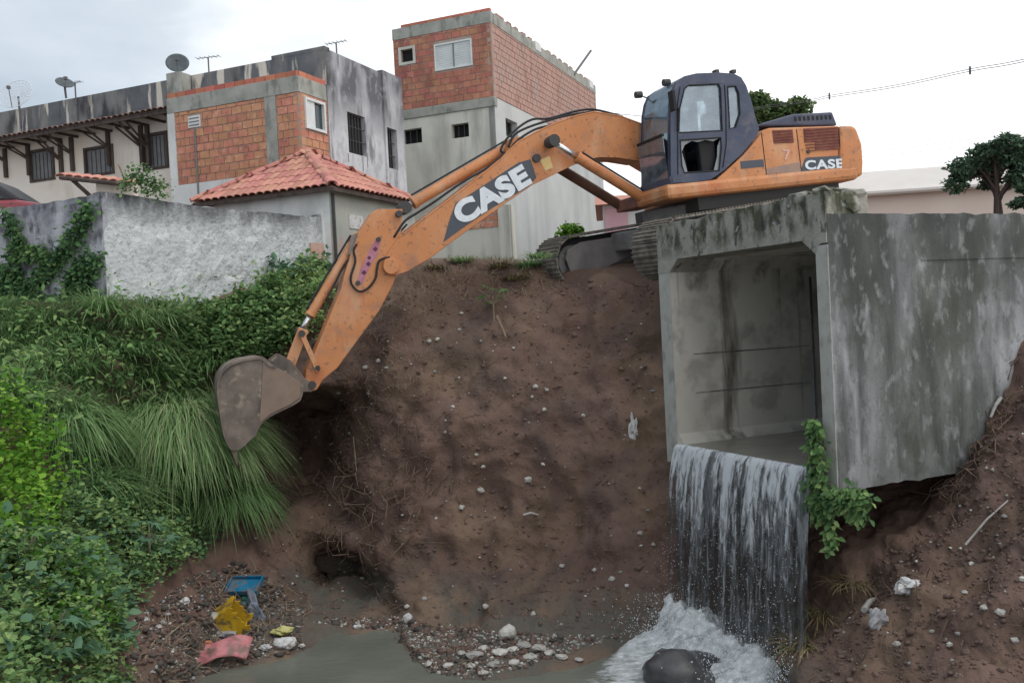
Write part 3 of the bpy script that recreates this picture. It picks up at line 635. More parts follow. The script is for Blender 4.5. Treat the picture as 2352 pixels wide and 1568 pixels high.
# grilles
def grille(pts, nv):
    q = HL(pts, 1.30); g = MB(); g.prism([q], ymap, 1.296, 1.306); go = g.build('grille', M_gril, ex, label='rusty dark red louvre grille')
    xs_ = [p[0] for p in q]; zs_ = [p[1] for p in q]
    for k in range(nv):
        z = min(zs_) + (max(zs_) - min(zs_)) * (k + .5) / nv; lo = min(xs_) if z > sorted(zs_)[len(zs_) // 2 - 1] or len(q) == 4 else min(xs_)
        box('slat', M_gril, go, (min(xs_) + .02), (max(xs_) - .02) if len(q) == 4 or z > zs_[2] else (xs_[3]), 1.306, 1.318, z - .008, z + .008)
    return go
grille([(1773, 300), (1820, 298), (1823, 328), (1777, 330)], 5)
grille([(1845, 296), (1924, 292), (1926, 344), (1872, 346), (1872, 327), (1847, 328)], 8)
mb = MB()
for a, b in (((1752, 305), (1758, 404)), ((1833, 297), (1838, 400)), ((1927, 291), (1929, 350))):
    p, q = H(*a, 1.302), H(*b, 1.302); x_ = (p[0] + q[0]) / 2; box('panel_seam', M_seal, ex, x_ - .007, x_ + .007, 1.296, 1.304, q[1], p[1])
p = H(1700, 371, 1.3); q = H(1755, 383, 1.3); mb = MB(); mb.box(q[0], p[0], 1.298, 1.305, q[1], p[1]); mb.build('side_stripe', M_decd, ex)
q = HL([(1758, 398), (1772, 385), (1838, 372), (1838, 398)], 1.3); mb = MB(); mb.prism([q], ymap, 1.298, 1.304); mb.build('side_band', mat('faded_band', (.34, .22, .17), (.28, .2, .17), 6, .7), ex)
for px, py in ((1856, 349),):
    p = H(px, py, 1.3); mb = MB(); mb.tube([(p[0], 1.29, p[1]), (p[0], 1.325, p[1])], .03, 12); mb.build('latch', M_iron, ex)
for (a, b) in (((1764, 300), (1764, 312)),): pass
# lettering
def text_part(body, fr, y, pl, pr, height_px, m, name='lettering', offset=.035, lean=0.0, thick=.004):
    p0 = fr.hit(*pl, 1, y); p1 = fr.hit(*pr, 1, y)
    tx = (p1 - p0); wd = tx.length; tx.normalize(); tz = Vector((0, 1, 0)); ty = tz.cross(tx)
    c = bpy.data.curves.new(name, 'FONT'); c.body = body; c.size = 1; c.offset = offset; c.extrude = thick; c.space_character = 1.08
    t = bpy.data.objects.new(name, c); col.objects.link(t); dg = bpy.context.evaluated_depsgraph_get(); dg.update()
    me = bpy.data.meshes.new_from_object(t.evaluated_get(dg)); bpy.data.objects.remove(t); me.name = name
    co = np.zeros(len(me.vertices) * 3); me.vertices.foreach_get('co', co); co = co.reshape(-1, 3)
    mn, mx = co.min(0), co.max(0); a_ = fr.hit(pl[0], pl[1], 1, y); h = height_px
    co[:, 0] = (co[:, 0] - mn[0]) / (mx[0] - mn[0]) * wd; co[:, 1] = (co[:, 1] - mn[1]) / (mx[1] - mn[1]) * h
    co[:, 0] += co[:, 1] * lean
    me.vertices.foreach_set('co', co.ravel()); me.materials.clear(); me.materials.append(m); me.update()
    o = bpy.data.objects.new(name, me); col.objects.link(o); o.parent = ex
    M = Matrix((( tx.x, ty.x, tz.x, p0.x), (tx.y, ty.y, tz.y, y), (tx.z, ty.z, tz.z, p0.z), (0, 0, 0, 1))); o.matrix_basis = M; return o
q = HL([(1838, 396), (1848, 366), (1853, 362), (1945, 357), (1950, 362), (1946, 390)], 1.3)
mb = MB(); mb.prism([q], ymap, 1.298, 1.307); mb.build('name_plate', M_decd, ex)
text_part('CASE', EF, 1.312, (1850, 391), (1938, 386), .155, M_decw)
text_part('7', EF, 1.303, (1800, 368), (1817, 367), .17, mat('faded_sticker', (.62, .40, .35), (.55, .3, .24), 20, .7), name='sticker', offset=.02)
# --- cab
CY0, CY1 = .36, 1.31
outer = HL([(1541, 421), (1540, 300), (1541, 238), (1546, 208), (1555, 187), (1572, 175), (1600, 168.5), (1650, 166.5), (1686, 169), (1703, 178), (1714, 196), (1725, 228), (1735, 268), (1744, 296),
            (1738, 312), (1706, 352), (1664, 391), (1634, 412), (1600, 418)], CY1)
hole1 = HL([(1572, 204), (1582, 196), (1650, 193), (1655, 203), (1659, 300), (1560, 305), (1561, 250)], CY1)
hole2 = HL([(1671, 199), (1690, 198), (1697, 214), (1700, 262), (1690, 292), (1676, 296)], CY1)
hole3 = HL([(1562, 322), (1656, 316), (1657, 340), (1652, 392), (1572, 397), (1566, 380)], CY1)
cabside = MB(); cabside.prism([outer, hole1, hole2, hole3], ymap, CY1 - .05, CY1); cf = cabside.build('cab_side', M_cab, ex, bevel=.012)
far = MB(); far.prism([outer, hole1, hole2], ymap, CY0, CY0 + .05); far.build('cab_side', M_cab, ex)
def outline_strip(pts, r, name, m, y, parent):
    b = MB(); b.tube([(p[0], y, p[1]) for p in pts + [pts[0]]], r, 6, False); return b.build(name, m, parent)
for hpts in (hole1, hole2, hole3): outline_strip(hpts, .013, 'window_seal', M_seal, CY1 - .002, cf)
g = MB(); g.prism([hole1], ymap, CY1 - .03, CY1 - .022); g.build('window_glass', M_glass, ex)
g = MB(); g.prism([hole2], ymap, CY1 - .03, CY1 - .022); g.build('window_glass', M_glass, ex)
g = MB(); g.prism([hole1], ymap, CY0 + .02, CY0 + .028); g.build('window_glass', M_glass, ex)
# shards of the broken lower door glass
sh = MB()
h3 = hole3
for poly in ([(1562, 322), (1656, 316), (1640, 324), (1622, 321), (1604, 326), (1590, 323), (1574, 333), (1568, 348), (1565, 360)], [(1562, 340), (1569, 352), (1577, 380), (1581, 396), (1572, 397), (1566, 380)], [(1656, 320), (1657, 345), (1652, 392), (1641, 393), (1649, 360), (1650, 335)]):
    sh.prism([HL(poly, CY1)], ymap, CY1 - .03, CY1 - .022)
sh.build('broken_glass', mat('crazed_glass', (.20, .22, .24), (.28, .30, .32), 30, .35), ex)
# door handle rail and door seam
a, b_ = H(1556, 300, CY1), H(1556, 250, CY1)
mb = MB(); mb.tube([(a[0], CY1, a[1]), (a[0], CY1 + .04, a[1]), (b_[0], CY1 + .04, b_[1]), (b_[0], CY1, b_[1])], .012, 6); mb.build('door_rail', M_seal, ex)
mb = MB(); s1 = HL([(1664, 196), (1667, 250), (1668, 330), (1660, 385)], CY1)
mb.tube([(p[0], CY1 + .002, p[1]) for p in s1], .01, 5); s1 = HL([(1557, 400), (1556, 240), (1562, 200)], CY1); mb.tube([(p[0], CY1 + .002, p[1]) for p in s1], .01, 5); mb.build('door_seam', M_seal, cf)
# front: bars following the profile, glass panes
front = outer[0:6]   # bottom to top
def band(pts, y0, y1, th, m, name, par=ex, bev=0):
    b = MB(); loops = pts + [(p[0] - th, p[1] - (th if i > len(pts) - 3 else 0)) for i, p in list(enumerate(pts))[::-1]]
    b.prism([loops], ymap, y0, y1); return b.build(name, m, par, bevel=bev)
band(front, CY1 - .10, CY1 - .001, .05, M_cab, 'front_pillar', bev=.01); band(front, CY0 + .001, CY0 + .06, .05, M_cab, 'front_pillar', bev=.01)
zb = outer[0][1]; xf = outer[0][0]
gp = [(p[0] - .012, p[1]) for p in front]; gp[0] = (gp[0][0], zb + .12)
zmid = H(1541, 305, CY1)[1]
up = [(gp[0][0], zmid)] + [p for p in gp if p[1] > zmid + .02]; lo_ = [(gp[0][0], zb + .1), (gp[0][0], zmid - .03)]
band(up, CY0 + .05, CY1 - .09, .008, M_glass, 'windscreen'); band(lo_, CY0 + .05, CY1 - .09, .008, M_glass, 'lower_windscreen')
box('windscreen_bar', M_seal, ex, xf - .04, xf + .004, CY0 + .05, CY1 - .09, zmid - .03, zmid + .01)
box('front_sill', M_cab, ex, xf - .05, xf + .006, CY0, CY1, zb - .02, zb + .10, bevel=.01)
rf = outer[5:14]; rl = rf + [(p[0] + (.05 if i > 6 else 0), p[1] - .06) for i, p in list(enumerate(rf))[::-1]]
mb = MB(); mb.prism([rl], ymap, CY0 + .002, CY1 - .002); mb.build('cab_roof', M_cab, ex, bevel=.012)
# cab inside
bx_ = H(1700, 300, CY1)[0]; fx_ = xf
mb = MB(); mb.box(bx_ + .12, fx_ - .06, CY0 + .05, CY1 - .06, zb + .02, zb + .07); mb.build('cab_floor', M_seal, ex)
rw = HL([(1700, 190), (1733, 290), (1725, 310), (1700, 340), (1695, 190)], CY1)
zs = zb + .5; xsx = H(1640, 350, CY1)[0]
seat = box('seat', M_seal, ex, xsx - .35, xsx + .15, .55, 1.08, zb + .35, zb + .52, bevel=.05)
MB().box(xsx - .42, xsx - .28, .57, 1.06, zb + .5, zb + 1.12).build('backrest', M_seal, seat, bevel=.05)
MB().tube([(xsx + .35, .55, zb + .05), (xsx + .42, .55, zb + .75)], .02, 6).tube([(xsx + .30, .95, zb + .05), (xsx + .33, .95, zb + .72)], .02, 6).build('control_lever', M_seal, ex)
box('console', M_seal, ex, xsx - .1, xsx + .2, 1.1, 1.22, zb + .07, zb + .72, bevel=.03); box('console', M_seal, ex, xsx - .1, xsx + .2, .42, .52, zb + .07, zb + .72, bevel=.03)
MB().box(bx_ + .05, bx_ + .10, CY0 + .05, CY1 - .06, zb + .2, zb + .85).build('rear_wall', M_seal, ex)
# lamps and mirror
def lamp(px, py, y, r, z1):
    p = H(px, py, y); l = MB(); l.tube([(p[0] - .05, y, p[1]), (p[0] + .06, y, p[1])], r, 12); l.tube([(p[0], y, p[1]), (p[0] - .04, y, p[1] - z1)], .012, 6); return l.build('work_lamp', M_iron, ex, smooth=False)
lamp(1531, 190, .95, .055, .1); lamp(1467, 218, .36, .055, .04)
mb = MB(); p = H(1467, 218, .36); q = H(1482, 228, .36); mb.tube([(p[0], .36, p[1]), (q[0] - .05, .38, q[1])], .012, 6); mb.build('lamp_arm', M_iron, ex)
mb = MB(); p = H(1545, 232, 1.4); mb.box(p[0] - .02, p[0] + .03, 1.33, 1.47, p[1] - .15, p[1] + .15); mb.tube([(p[0], 1.31, p[1] + .12), (p[0], 1.4, p[1] + .1)], .012, 6); mb.build('mirror', M_seal, ex, bevel=.02)
for px in (1644, 1683):
    p = H(px, 167, .9); mb = MB(); mb.box(p[0] - .04, p[0] + .04, .85, .95, p[1] - .02, p[1] + .04); mb.build('roof_lug', M_iron, ex, bevel=.01)
# --- boom
BW = .21
boomp = [(1590, 398), (1600, 425), (1570, 432), (1530, 405), (1469, 369), (1420, 361), (1379, 360), (1341, 366), (1300, 386), (1221, 424), (1130, 487), (1050, 545), (989, 590), (935, 622), (905, 632), (884, 622),
         (880, 602), (892, 580), (917, 545), (1000, 483), (1107, 401), (1152, 364), (1190, 326), (1232, 303), (1278, 282), (1323, 266), (1366, 257), (1426, 267), (1472, 284), (1540, 330)]
q = HL(boomp, BW); mb = MB(); mb.prism([q], ymap, -BW, BW); bo = mb.build('boom', M_or, ex, bevel=.012)
# weld edges (flange plates) of the boom
mb = MB(); top = [EF.hit(a, b, 1, BW) for a, b in boomp[18:]]
for sgn_ in (-1, 1): mb.tube([(p.x, sgn_ * (BW - .005), p.z) for p in top], .014, 6)
bot = [EF.hit(a, b, 1, BW) for a, b in boomp[4:15]]
for sgn_ in (-1, 1): mb.tube([(p.x, sgn_ * (BW - .005), p.z) for p in bot], .012, 6)
mb.build('boom_flange', M_or, bo)
q = HL([(1018, 556), (1034, 500), (1046, 468), (1190, 374), (1218, 366), (1232, 408), (1212, 430), (1130, 478), (1062, 524)], BW)
mb = MB(); mb.prism([q], ymap, BW + .001, BW + .006); mb.build('boom_decal', M_decd, bo)
text_part('CASE', EF, BW + .012, (1060, 521), (1224, 421), .35, M_decw, offset=.055)
# yellow sticker
q = HL([(1240, 368), (1262, 358), (1270, 385), (1252, 392)], BW); mb = MB(); mb.prism([q], ymap, BW + .001, BW + .004); mb.build('boom_sticker', M_decy, bo)
p = H(1231, 364, BW); mb = MB(); mb.tube([(p[0], BW - .02, p[1]), (p[0], BW + .05, p[1])], .065, 18); mb.build('pivot_pin', M_iron, bo)
p = H(1300, 330, BW)
# cylinders
def cyl(name, a, b, y, r, frac, parent=ex, rod=.55, m=M_or):
    """barrel from b towards a over frac of the length, chrome rod for the rest; eyes at both ends"""
    pa = EF.hit(*a, 1, y); pb = EF.hit(*b, 1, y); mid = pb.lerp(pa, frac)
    c = MB(); c.tube([pb, mid], r, 16); c.tube([mid, mid + (pa - pb).normalized() * .05], r * 1.15, 16); c.tube([pb - Vector((0, r * 1.3, 0)), pb + Vector((0, r * 1.3, 0))], r * 1.15, 14)
    o = c.build(name, m, parent, bevel=.004)
    d = MB(); d.tube([mid, pa], r * rod, 14); d.build('rod', M_steel, o, smooth=True)
    d = MB(); d.tube([pa - Vector((0, r * 1.3, 0)), pa + Vector((0, r * 1.3, 0))], r * 1.1, 14); d.build('rod_eye', M_iron, o)
    d = MB(); n_ = (pa - pb).normalized(); sd_ = Vector((-n_.z, 0, n_.x)) * (r + .025); d.tube([pb + sd_, mid + sd_ * 1.0], .016, 6); d.build('oil_line', M_hose, o)
    return o
bc = cyl('boom_cylinder', (1268, 325), (1482, 458), .42, .085, .72)
pa = EF.hit(1268, 325, 1, .42); pb = EF.hit(1482, 458, 1, .42)
c = MB(); mid = pb.lerp(pa, .72); fy_ = lambda v: Vector((v.x, -.42, v.z)); c.tube([fy_(pb), fy_(mid)], .085, 16); c.tube([fy_(mid), fy_(mid + (pa - pb).normalized() * .05)], .098, 16)
o = c.build('boom_cylinder', mat('dark_cylinder', (.10, .055, .04), (.16, .075, .05), 5, .6), ex); MB().tube([fy_(mid), fy_(pa)], .047, 12).build('rod', M_steel, o, smooth=True)
MB().tube([Vector((pa.x, -.5, pa.z)), Vector((pa.x, .5, pa.z))], .05, 14).build('cylinder_pin', M_iron, ex)
# foot bracket where cylinders meet the deck
p = EF.hit(1482, 458, 1, 0.42); MB().box(p.x - .35, p.x + .08, -.5, .5, p.z - .10, p.z + .10).build('cylinder_bracket', mat('worn_bracket', (.30, .12, .08), (.16, .08, .07), 5, .7), ex, bevel=.03)
p = EF.hit(1448, 465, 1, .3)
cyl('arm_cylinder', (928, 478), (1172, 336), 0, .088, .90)
cyl('bucket_cylinder', (690, 762), (818, 548), 0, .070, .80)
# bracket on boom for arm cylinder
q = HL([(1150, 372), (1160, 330), (1180, 318), (1205, 322)], 0)
for s in (-1, 1): MB().prism([q], ymap, s * .12 - .02, s * .12 + .02).build('cylinder_lug', M_or, bo)
# hoses over the boom
hs = [[(1430, 268), (1366, 252), (1320, 256), (1262, 272), (1225, 274), (1195, 290), (1165, 318), (1150, 345), (1162, 352)], [(1366, 256), (1300, 266), (1250, 280), (1205, 296), (1180, 312), (1168, 338)],
      [(1340, 260), (1270, 286), (1228, 298), (1190, 322), (1172, 345)], [(1160, 352), (1120, 385), (1060, 420), (1000, 462), (960, 488), (930, 508), (905, 545)]]
def smooth_pts(P_, k=5):
    out = []; n_ = len(P_)
    for i in range(n_ - 1):
        p0, p1, p2, p3 = P_[max(i - 1, 0)], P_[i], P_[i + 1], P_[min(i + 2, n_ - 1)]
        for s in range(k):
            t = s / k; out.append(.5 * ((2 * p1) + (-p0 + p2) * t + (2 * p0 - 5 * p1 + 4 * p2 - p3) * t * t + (-p0 + 3 * p1 - 3 * p2 + p3) * t ** 3))
    return out + [P_[-1]]
for i, h in enumerate(hs):
    for dy in ((.16, .05) if i < 3 else (.17,)):
        pts = smooth_pts([EF.hit(a, b, 1, dy) for a, b in h]); MB().tube(pts, .019, 7).build('hose', M_hose, ex, smooth=True)
# --- arm
AW = .17
armp = [(856, 488), (866, 480), (925, 480), (922, 530), (917, 558), (916, 600), (912, 625), (903, 653), (872, 712), (775, 845), (742, 872), (728, 895), (712, 899), (699, 888), (704, 850), (727, 800), (784, 662), (790, 635), (806, 585), (822, 539)]
q = HL(armp, AW); mb = MB(); mb.prism([q], ymap, -AW, AW); ar = mb.build('arm', M_or, ex, bevel=.012)
for px, py, r in ((897, 612, .085), (716, 883, .055), (728, 845, .04), (915, 492, .05)):
    p = H(px, py, AW); MB().tube([(p[0], -AW - .07, p[1]), (p[0], AW + .07, p[1])], r, 16).build('pivot_pin', M_iron, ar)
p = H(897, 612, BW); MB().tube([(p[0], -BW - .06, p[1]), (p[0], BW + .06, p[1])], .12, 20).build('arm_joint', M_or, ex, bevel=.01)
dq_ = HL([(866, 545), (876, 548), (866, 585), (846, 620), (832, 652), (818, 650), (830, 612), (850, 572)], AW); mb = MB(); mb.prism([dq_], ymap, AW + .001, AW + .006); mb.build('arm_decal', M_decp, ar)
M_mar = mat('decal_maroon', (.10, .03, .06), rough=.6)
for px, py, r_ in ((862, 572, 6), (848, 592, 5), (846, 606, 6), (836, 626, 6)):
    MB().prism([HL([(px - r_, py), (px, py - r_), (px + r_, py), (px, py + r_)], AW)], ymap, AW + .006, AW + .010).build('decal_mark', M_mar, ar)
for px, py in ((869, 550), (822, 650)):
    p = H(px, py, AW); MB().tube([(p[0], AW, p[1]), (p[0], AW + .03, p[1])], .035, 12).build('cap', M_iron, ar)
loop = [(895, 590), (872, 598), (866, 618), (862, 640), (845, 662), (825, 669), (809, 655), (806, 635), (816, 600), (812, 575), (820, 560)]
MB().tube(smooth_pts([EF.hit(a, b, 1, AW + .03) for a, b in loop]), .017, 7).build('hose', M_hose, ex, smooth=True)
MB().tube(smooth_pts([EF.hit(a, b, 1, .12) for a, b in [(935, 515), (905, 548), (880, 575), (850, 600), (812, 590), (790, 610), (770, 650), (748, 690)]]), .015, 7).build('hose', M_hose, ex, smooth=True)
q = HL([(800, 585), (806, 545), (820, 535), (838, 552), (830, 580)], .1)
for s in (-1, 1): MB().prism([q], ymap, s * .10 - .015, s * .10 + .015).build('cylinder_lug', M_frame, ar)
# linkage
def link(a, b, y, w_, name, m=M_or):
    p, q_ = EF.hit(*a, 1, y), EF.hit(*b, 1, y); d = (q_ - p).normalized(); n_ = Vector((-d.z, 0, d.x)) * w_
    l = [(v.x, v.z) for v in (p + n_ - d * w_, p - n_ - d * w_, q_ - n_ + d * w_, q_ + n_ + d * w_)]
    b_ = MB(); b_.prism([l], ymap, y - .025, y + .025); return b_.build(name, m, ex, bevel=.012)
for s in (-1, 1):
    link((693, 766), (729, 848), s * .215, .035, 'idler_link'); link((693, 766), (664, 842), s * .12, .075, 'bucket_link')
MB().tube([EF.hit(693, 766, 1, -.25), EF.hit(693, 766, 1, .25)], .05, 14).build('link_pin', M_iron, ex)
# --- bucket
HBW = .56
bk = [(501, 891), (502, 868), (518, 847), (546, 829), (572, 825), (602, 820), (618, 833), (651, 849), (684, 864), (697, 880), (694, 915), (672, 932), (624, 955), (600, 975), (589, 998), (565, 1022), (546, 1032), (527, 1029), (515, 998), (508, 951)]
def HB(pts): return HL(pts, HBW)
_arc = smooth_pts([Vector(p) for p in [(540, 1034), (527, 1029), (513, 998), (505, 951), (499, 905), (501, 870), (517, 844), (542, 829), (572, 822), (602, 819), (620, 832)]], 4)
bk = [tuple(p) for p in _arc] + [(651, 849), (684, 864), (697, 880), (696, 905), (690, 920), (672, 932), (648, 943), (624, 955), (606, 967), (594, 984), (588, 1000), (575, 1010), (562, 1024), (552, 1031)]
q = HB(bk)
bkt = empty('bucket', Matrix.Identity(4), parent=ex)
for s in (-1, 1):
    MB().prism([q], ymap, s * HBW - .018 * (1 + s), s * HBW + .018 * (1 - s)).build('side_plate', M_bucket, bkt, bevel=.012)
# stepped outer reinforcement visible on the side
rq = HB([(604, 826), (650, 852), (690, 878), (690, 912), (668, 928), (622, 950), (596, 972), (600, 900)])
MB().prism([rq], ymap, HBW + .0, HBW + .014).build('wear_plate', mat('bare_side_plate', (.25, .18, .14), (.20, .15, .12), 4, .8, (30, .4, .01)), bkt, bevel=.006)
back = HB([tuple(p) for p in _arc] + [(636, 842)])
cen = Vector((sum(p[0] for p in back) / len(back), sum(p[1] for p in back) / len(back)))
inn = [tuple(Vector(p).lerp(cen, .08)) for p in back]
MB().prism([back + inn[::-1]], ymap, -HBW - .03, HBW + .03).build('shell', M_bucket, bkt, bevel=.01)
t0 = Vector(H(537, 1026, HBW)); t1 = Vector(H(546, 1072, HBW)); dd = (t1 - t0); nn = Vector((-dd.y, dd.x)).normalized()
for k in range(5):
    y = -HBW + .06 + (2 * HBW - .12) * k / 4; a = t0 + nn * .05; b_ = t0 - nn * .05; v = [(a.x, y - .05, a.y), (a.x, y + .05, a.y), (b_.x, y + .05, b_.y), (b_.x, y - .05, b_.y), (t1.x, y - .03, t1.y), (t1.x, y + .03, t1.y)]
    MB().add(v, [(0, 1, 2, 3), (0, 3, 4), (1, 5, 2), (0, 4, 5, 1), (3, 2, 5, 4)]).build('tooth', M_bucket, bkt)
q = HL([(620, 828), (640, 812), (668, 828), (700, 868), (722, 882), (716, 900), (690, 900), (650, 866)], .2)
for s in (-1, 1): MB().prism([q], ymap, s * .2 - .025, s * .2 + .025).build('hanger', M_bucket, bkt, bevel=.01)
# --- undercarriage
TM = Matrix.Translation(org + Vector((-.30, -.16, -1.12))) @ Matrix.Rotation(R(213), 4, 'Z') @ Matrix.Rotation(R(8), 4, 'Y') @ Matrix.Scale(1.08, 4)
EI = EM.inverted()
shoe = MB(); shoe.box(-.092, .092, -.3, .3, -.012, .012)
for dx in (-.06, .0, .06): shoe.box(dx - .008, dx + .008, -.3, .3, .012, .036)
shoe_me = None
SL, SR = 1.62, .385
for s in (1, -1):
    TT = EI @ TM @ Matrix.Translation((0, 1.18 * s, 0))
    f = MB(); f.prism([[(-1.6, .22), (-1.45, .18), (1.45, .18), (1.6, .25), (1.6, .55), (1.35, .66), (-1.35, .66), (-1.6, .55)]], ymap, -.19, .19)
    tr = f.build('track', M_frame, ex, bevel=.02, M=TT)
    for y_ in (.20, -.235):
        f = MB(); f.prism([[(-1.75, .34), (-1.75, .66), (1.45, .70), (1.72, .62), (1.78, .48), (1.72, .24), (1.1, .20), (.9, .26), (.1, .40)]], ymap, y_, y_ + .035); f.build('side_plate', M_frame, tr, bevel=.01)
    ring_o = [(SL + (SR - .03) * math.sin(R(a)), .42 - (SR - .03) * math.cos(R(a))) for a in range(0, 181, 15)] + [(-SL - (SR - .03) * math.sin(R(a)), .42 + (SR - .03) * math.cos(R(a))) for a in range(0, 181, 15)]
    ring_i = [(SL + (SR - .12) * math.sin(R(a)), .42 - (SR - .12) * math.cos(R(a))) for a in range(0, 181, 15)] + [(-SL - (SR - .12) * math.sin(R(a)), .42 + (SR - .12) * math.cos(R(a))) for a in range(0, 181, 15)]
    f = MB(); f.prism([ring_o, ring_i], ymap, -.16, .16); f.build('track_chain', M_seal, tr)
    for x in (-SL, SL):
        f = MB(); f.tube([(x, -.13, .42), (x, .13, .42)], .36, 24); f.build('sprocket' if x < 0 else 'idler_wheel', M_frame, tr, bevel=.01)
        f = MB(); f.tube([(x, -.19, .42), (x, .19, .42)], .12, 16); f.build('hub', M_iron, tr)
    for k in range(8):
        x = -1.3 + k * .37; f = MB(); f.tube([(x, -.16, .14), (x, .16, .14)], .095, 12); f.build('track_roller', M_iron, tr)
    per = 4 * SL + 2 * math.pi * SR; n_ = 46
    for k in range(n_):
        d = per * k / n_
        if d < 2 * SL: x, z, an = -SL + d, .42 - SR, math.pi
        elif d < 2 * SL + math.pi * SR: a = (d - 2 * SL) / SR; x, z, an = SL + SR * math.sin(a), .42 - SR * math.cos(a), math.pi - a
        elif d < 4 * SL + math.pi * SR: x, z, an = SL - (d - 2 * SL - math.pi * SR), .42 + SR, 0
        else: a = (d - 4 * SL - math.pi * SR) / SR; x, z, an = -SL - SR * math.sin(a), .42 + SR * math.cos(a), -a
        if shoe_me is None: o = shoe.build('track_shoe', M_track, tr); shoe_me = o.data
        else: o = inst('track_shoe', shoe_me, tr, (0, 0, 0))
        o.location = (x, 0, z); o.rotation_euler = (0, an, 0)
f = MB(); f.box(-.8, .8, -1.0, 1.0, .45, .75); f.tube([(0, 0, .7), (0, 0, 1.0)], .7, 24); f.build('car_body', M_frame, ex, M=EI @ TM, bevel=.03)

# ------------------------------------------------------------------ buildings
def holed(mb, u0, u1, v0, v1, holes, f, th):
    us = sorted(set([u0, u1] + [min(max(h[i], u0), u1) for h in holes for i in (0, 1)])); vz = sorted(set([v0, v1] + [min(max(h[i], v0), v1) for h in holes for i in (2, 3)]))
    for i in range(len(us) - 1):
        for j in range(len(vz) - 1):
            cu, cv = (us[i] + us[i + 1]) / 2, (vz[j] + vz[j + 1]) / 2
            if any(h[0] < cu < h[1] and h[2] < cv < h[3] for h in holes): continue
            q = [(us[i], vz[j]), (us[i + 1], vz[j]), (us[i + 1], vz[j + 1]), (us[i], vz[j + 1])]
            mb.add([f(*p, 0) for p in q] + [f(*p, th) for p in q], [(0, 1, 2, 3), (7, 6, 5, 4)])
    for h in list(holes) + [(u0, u1, v0, v1)]:
        q = [(h[0], h[2]), (h[1], h[2]), (h[1], h[3]), (h[0], h[3])]
        mb.add([f(*p, 0) for p in q] + [f(*p, th) for p in q], [(i, (i + 1) % 4, (i + 1) % 4 + 4, i + 4) for i in range(4)])
    return mb
BR = None
def bricks(parent, m, f_loc, rotz, u0, u1, v0, v1, holes=(), bw=.30, bh=.20, gap=.022, joined=False, side=1, name='brick'):
    """f_loc(u, v) -> local position of a brick centred on the face; thickness .03 proud"""
    n = 0; k = 0; J = MB(); cache = bricks.__dict__.setdefault('c', {})
    if m.name not in cache:
        b = MB(); b.box(-.5, .5, -.5, .5, -.5, .5); me = bpy.data.meshes.new('brick'); me.from_pydata(b.v, [], b.f); me.materials.append(m); cache[m.name] = me
    v = v0
    while v < v1 - .05:
        hh = min(bh, v1 - v); u = u0 - (bw / 2 if k % 2 else 0) - random.random() * .02
        while u < u1:
            segs = [(max(u, u0), min(u + bw, u1))]
            for h in holes:
                if v + hh > h[2] + .02 and v < h[3] - .02:
                    ns = []
                    for a, b in segs:
                        if b <= h[0] or a >= h[1]: ns.append((a, b))
                        else:
                            if a < h[0]: ns.append((a, h[0]))
                            if b > h[1]: ns.append((h[1], b))
                    segs = ns
            for a, b in segs:
                if b - a < .05: continue
                c = f_loc((a + b) / 2, v + hh / 2); th = .03 + random.uniform(-.008, .010)
                sx, sz = b - a - gap * random.uniform(.8, 1.2), hh - gap * random.uniform(.8, 1.2)
                if joined: J.box(-sx / 2, sx / 2, -th / 2, th / 2, -sz / 2, sz / 2, Matrix.Translation(c) @ Matrix.Rotation(rotz, 4, 'Z'))
                else: inst(name, cache[m.name], parent, c, (random.gauss(0, .006), random.gauss(0, .008), rotz + random.gauss(0, .01)), (sx, th, sz)); n += 1
            u += bw
        v += bh; k += 1
    if joined: J.build('brick_courses', m, parent, kind='stuff', fix=False)
    return n
ROT = Matrix.Rotation(R(-23), 4, 'Z')
def bframe(px, py, d, z): p = at(px, py, d); M = Matrix.Translation((p.x, p.y, z)) @ ROT; return M, Frame(M)
def rect(fr, axis, val, x0, y0, x1, y1):
    """photo rectangle -> (u0, u1, v0, v1) on local plane"""
    a = fr.hit(x0, y1, axis, val); b = fr.hit(x1, y0, axis, val); k = 0 if axis == 1 else 1
    return (min(a[k], b[k]), max(a[k], b[k]), min(a.z, b.z), max(a.z, b.z))
def frame_rect(mb, h, f, t=.05, out=.02, inn=-.06):
    for (a, b, c, d) in ((h[0] - .0, h[1], h[2], h[2] + t), (h[0], h[1], h[3] - t, h[3]), (h[0], h[0] + t, h[2] + t, h[3] - t), (h[1] - t, h[1], h[2] + t, h[3] - t)):
        q = [(a, c), (b, c), (b, d), (a, d)]; v = [f(*p, -out) for p in q] + [f(*p, -inn) for p in q]
        mb.add(v, [(0, 1, 2, 3), (7, 6, 5, 4), (0, 4, 5, 1), (1, 5, 6, 2), (2, 6, 7, 3), (3, 7, 4, 0)])
    return mb
def slab(f, a, b, c, d, w0, w1):
    q = [(a, c), (b, c), (b, d), (a, d)]; return MB().add([f(*p, w0) for p in q] + [f(*p, w1) for p in q], [(0, 1, 2, 3), (7, 6, 5, 4), (0, 4, 5, 1), (1, 5, 6, 2), (2, 6, 7, 3), (3, 7, 4, 0)])
fF = lambda u, v, w_: (u, w_, v)           # front face of a block: x=u, depth inwards +y
fS = lambda u, v, w_: (-w_, u, v)          # right side face: y=u, inwards -x
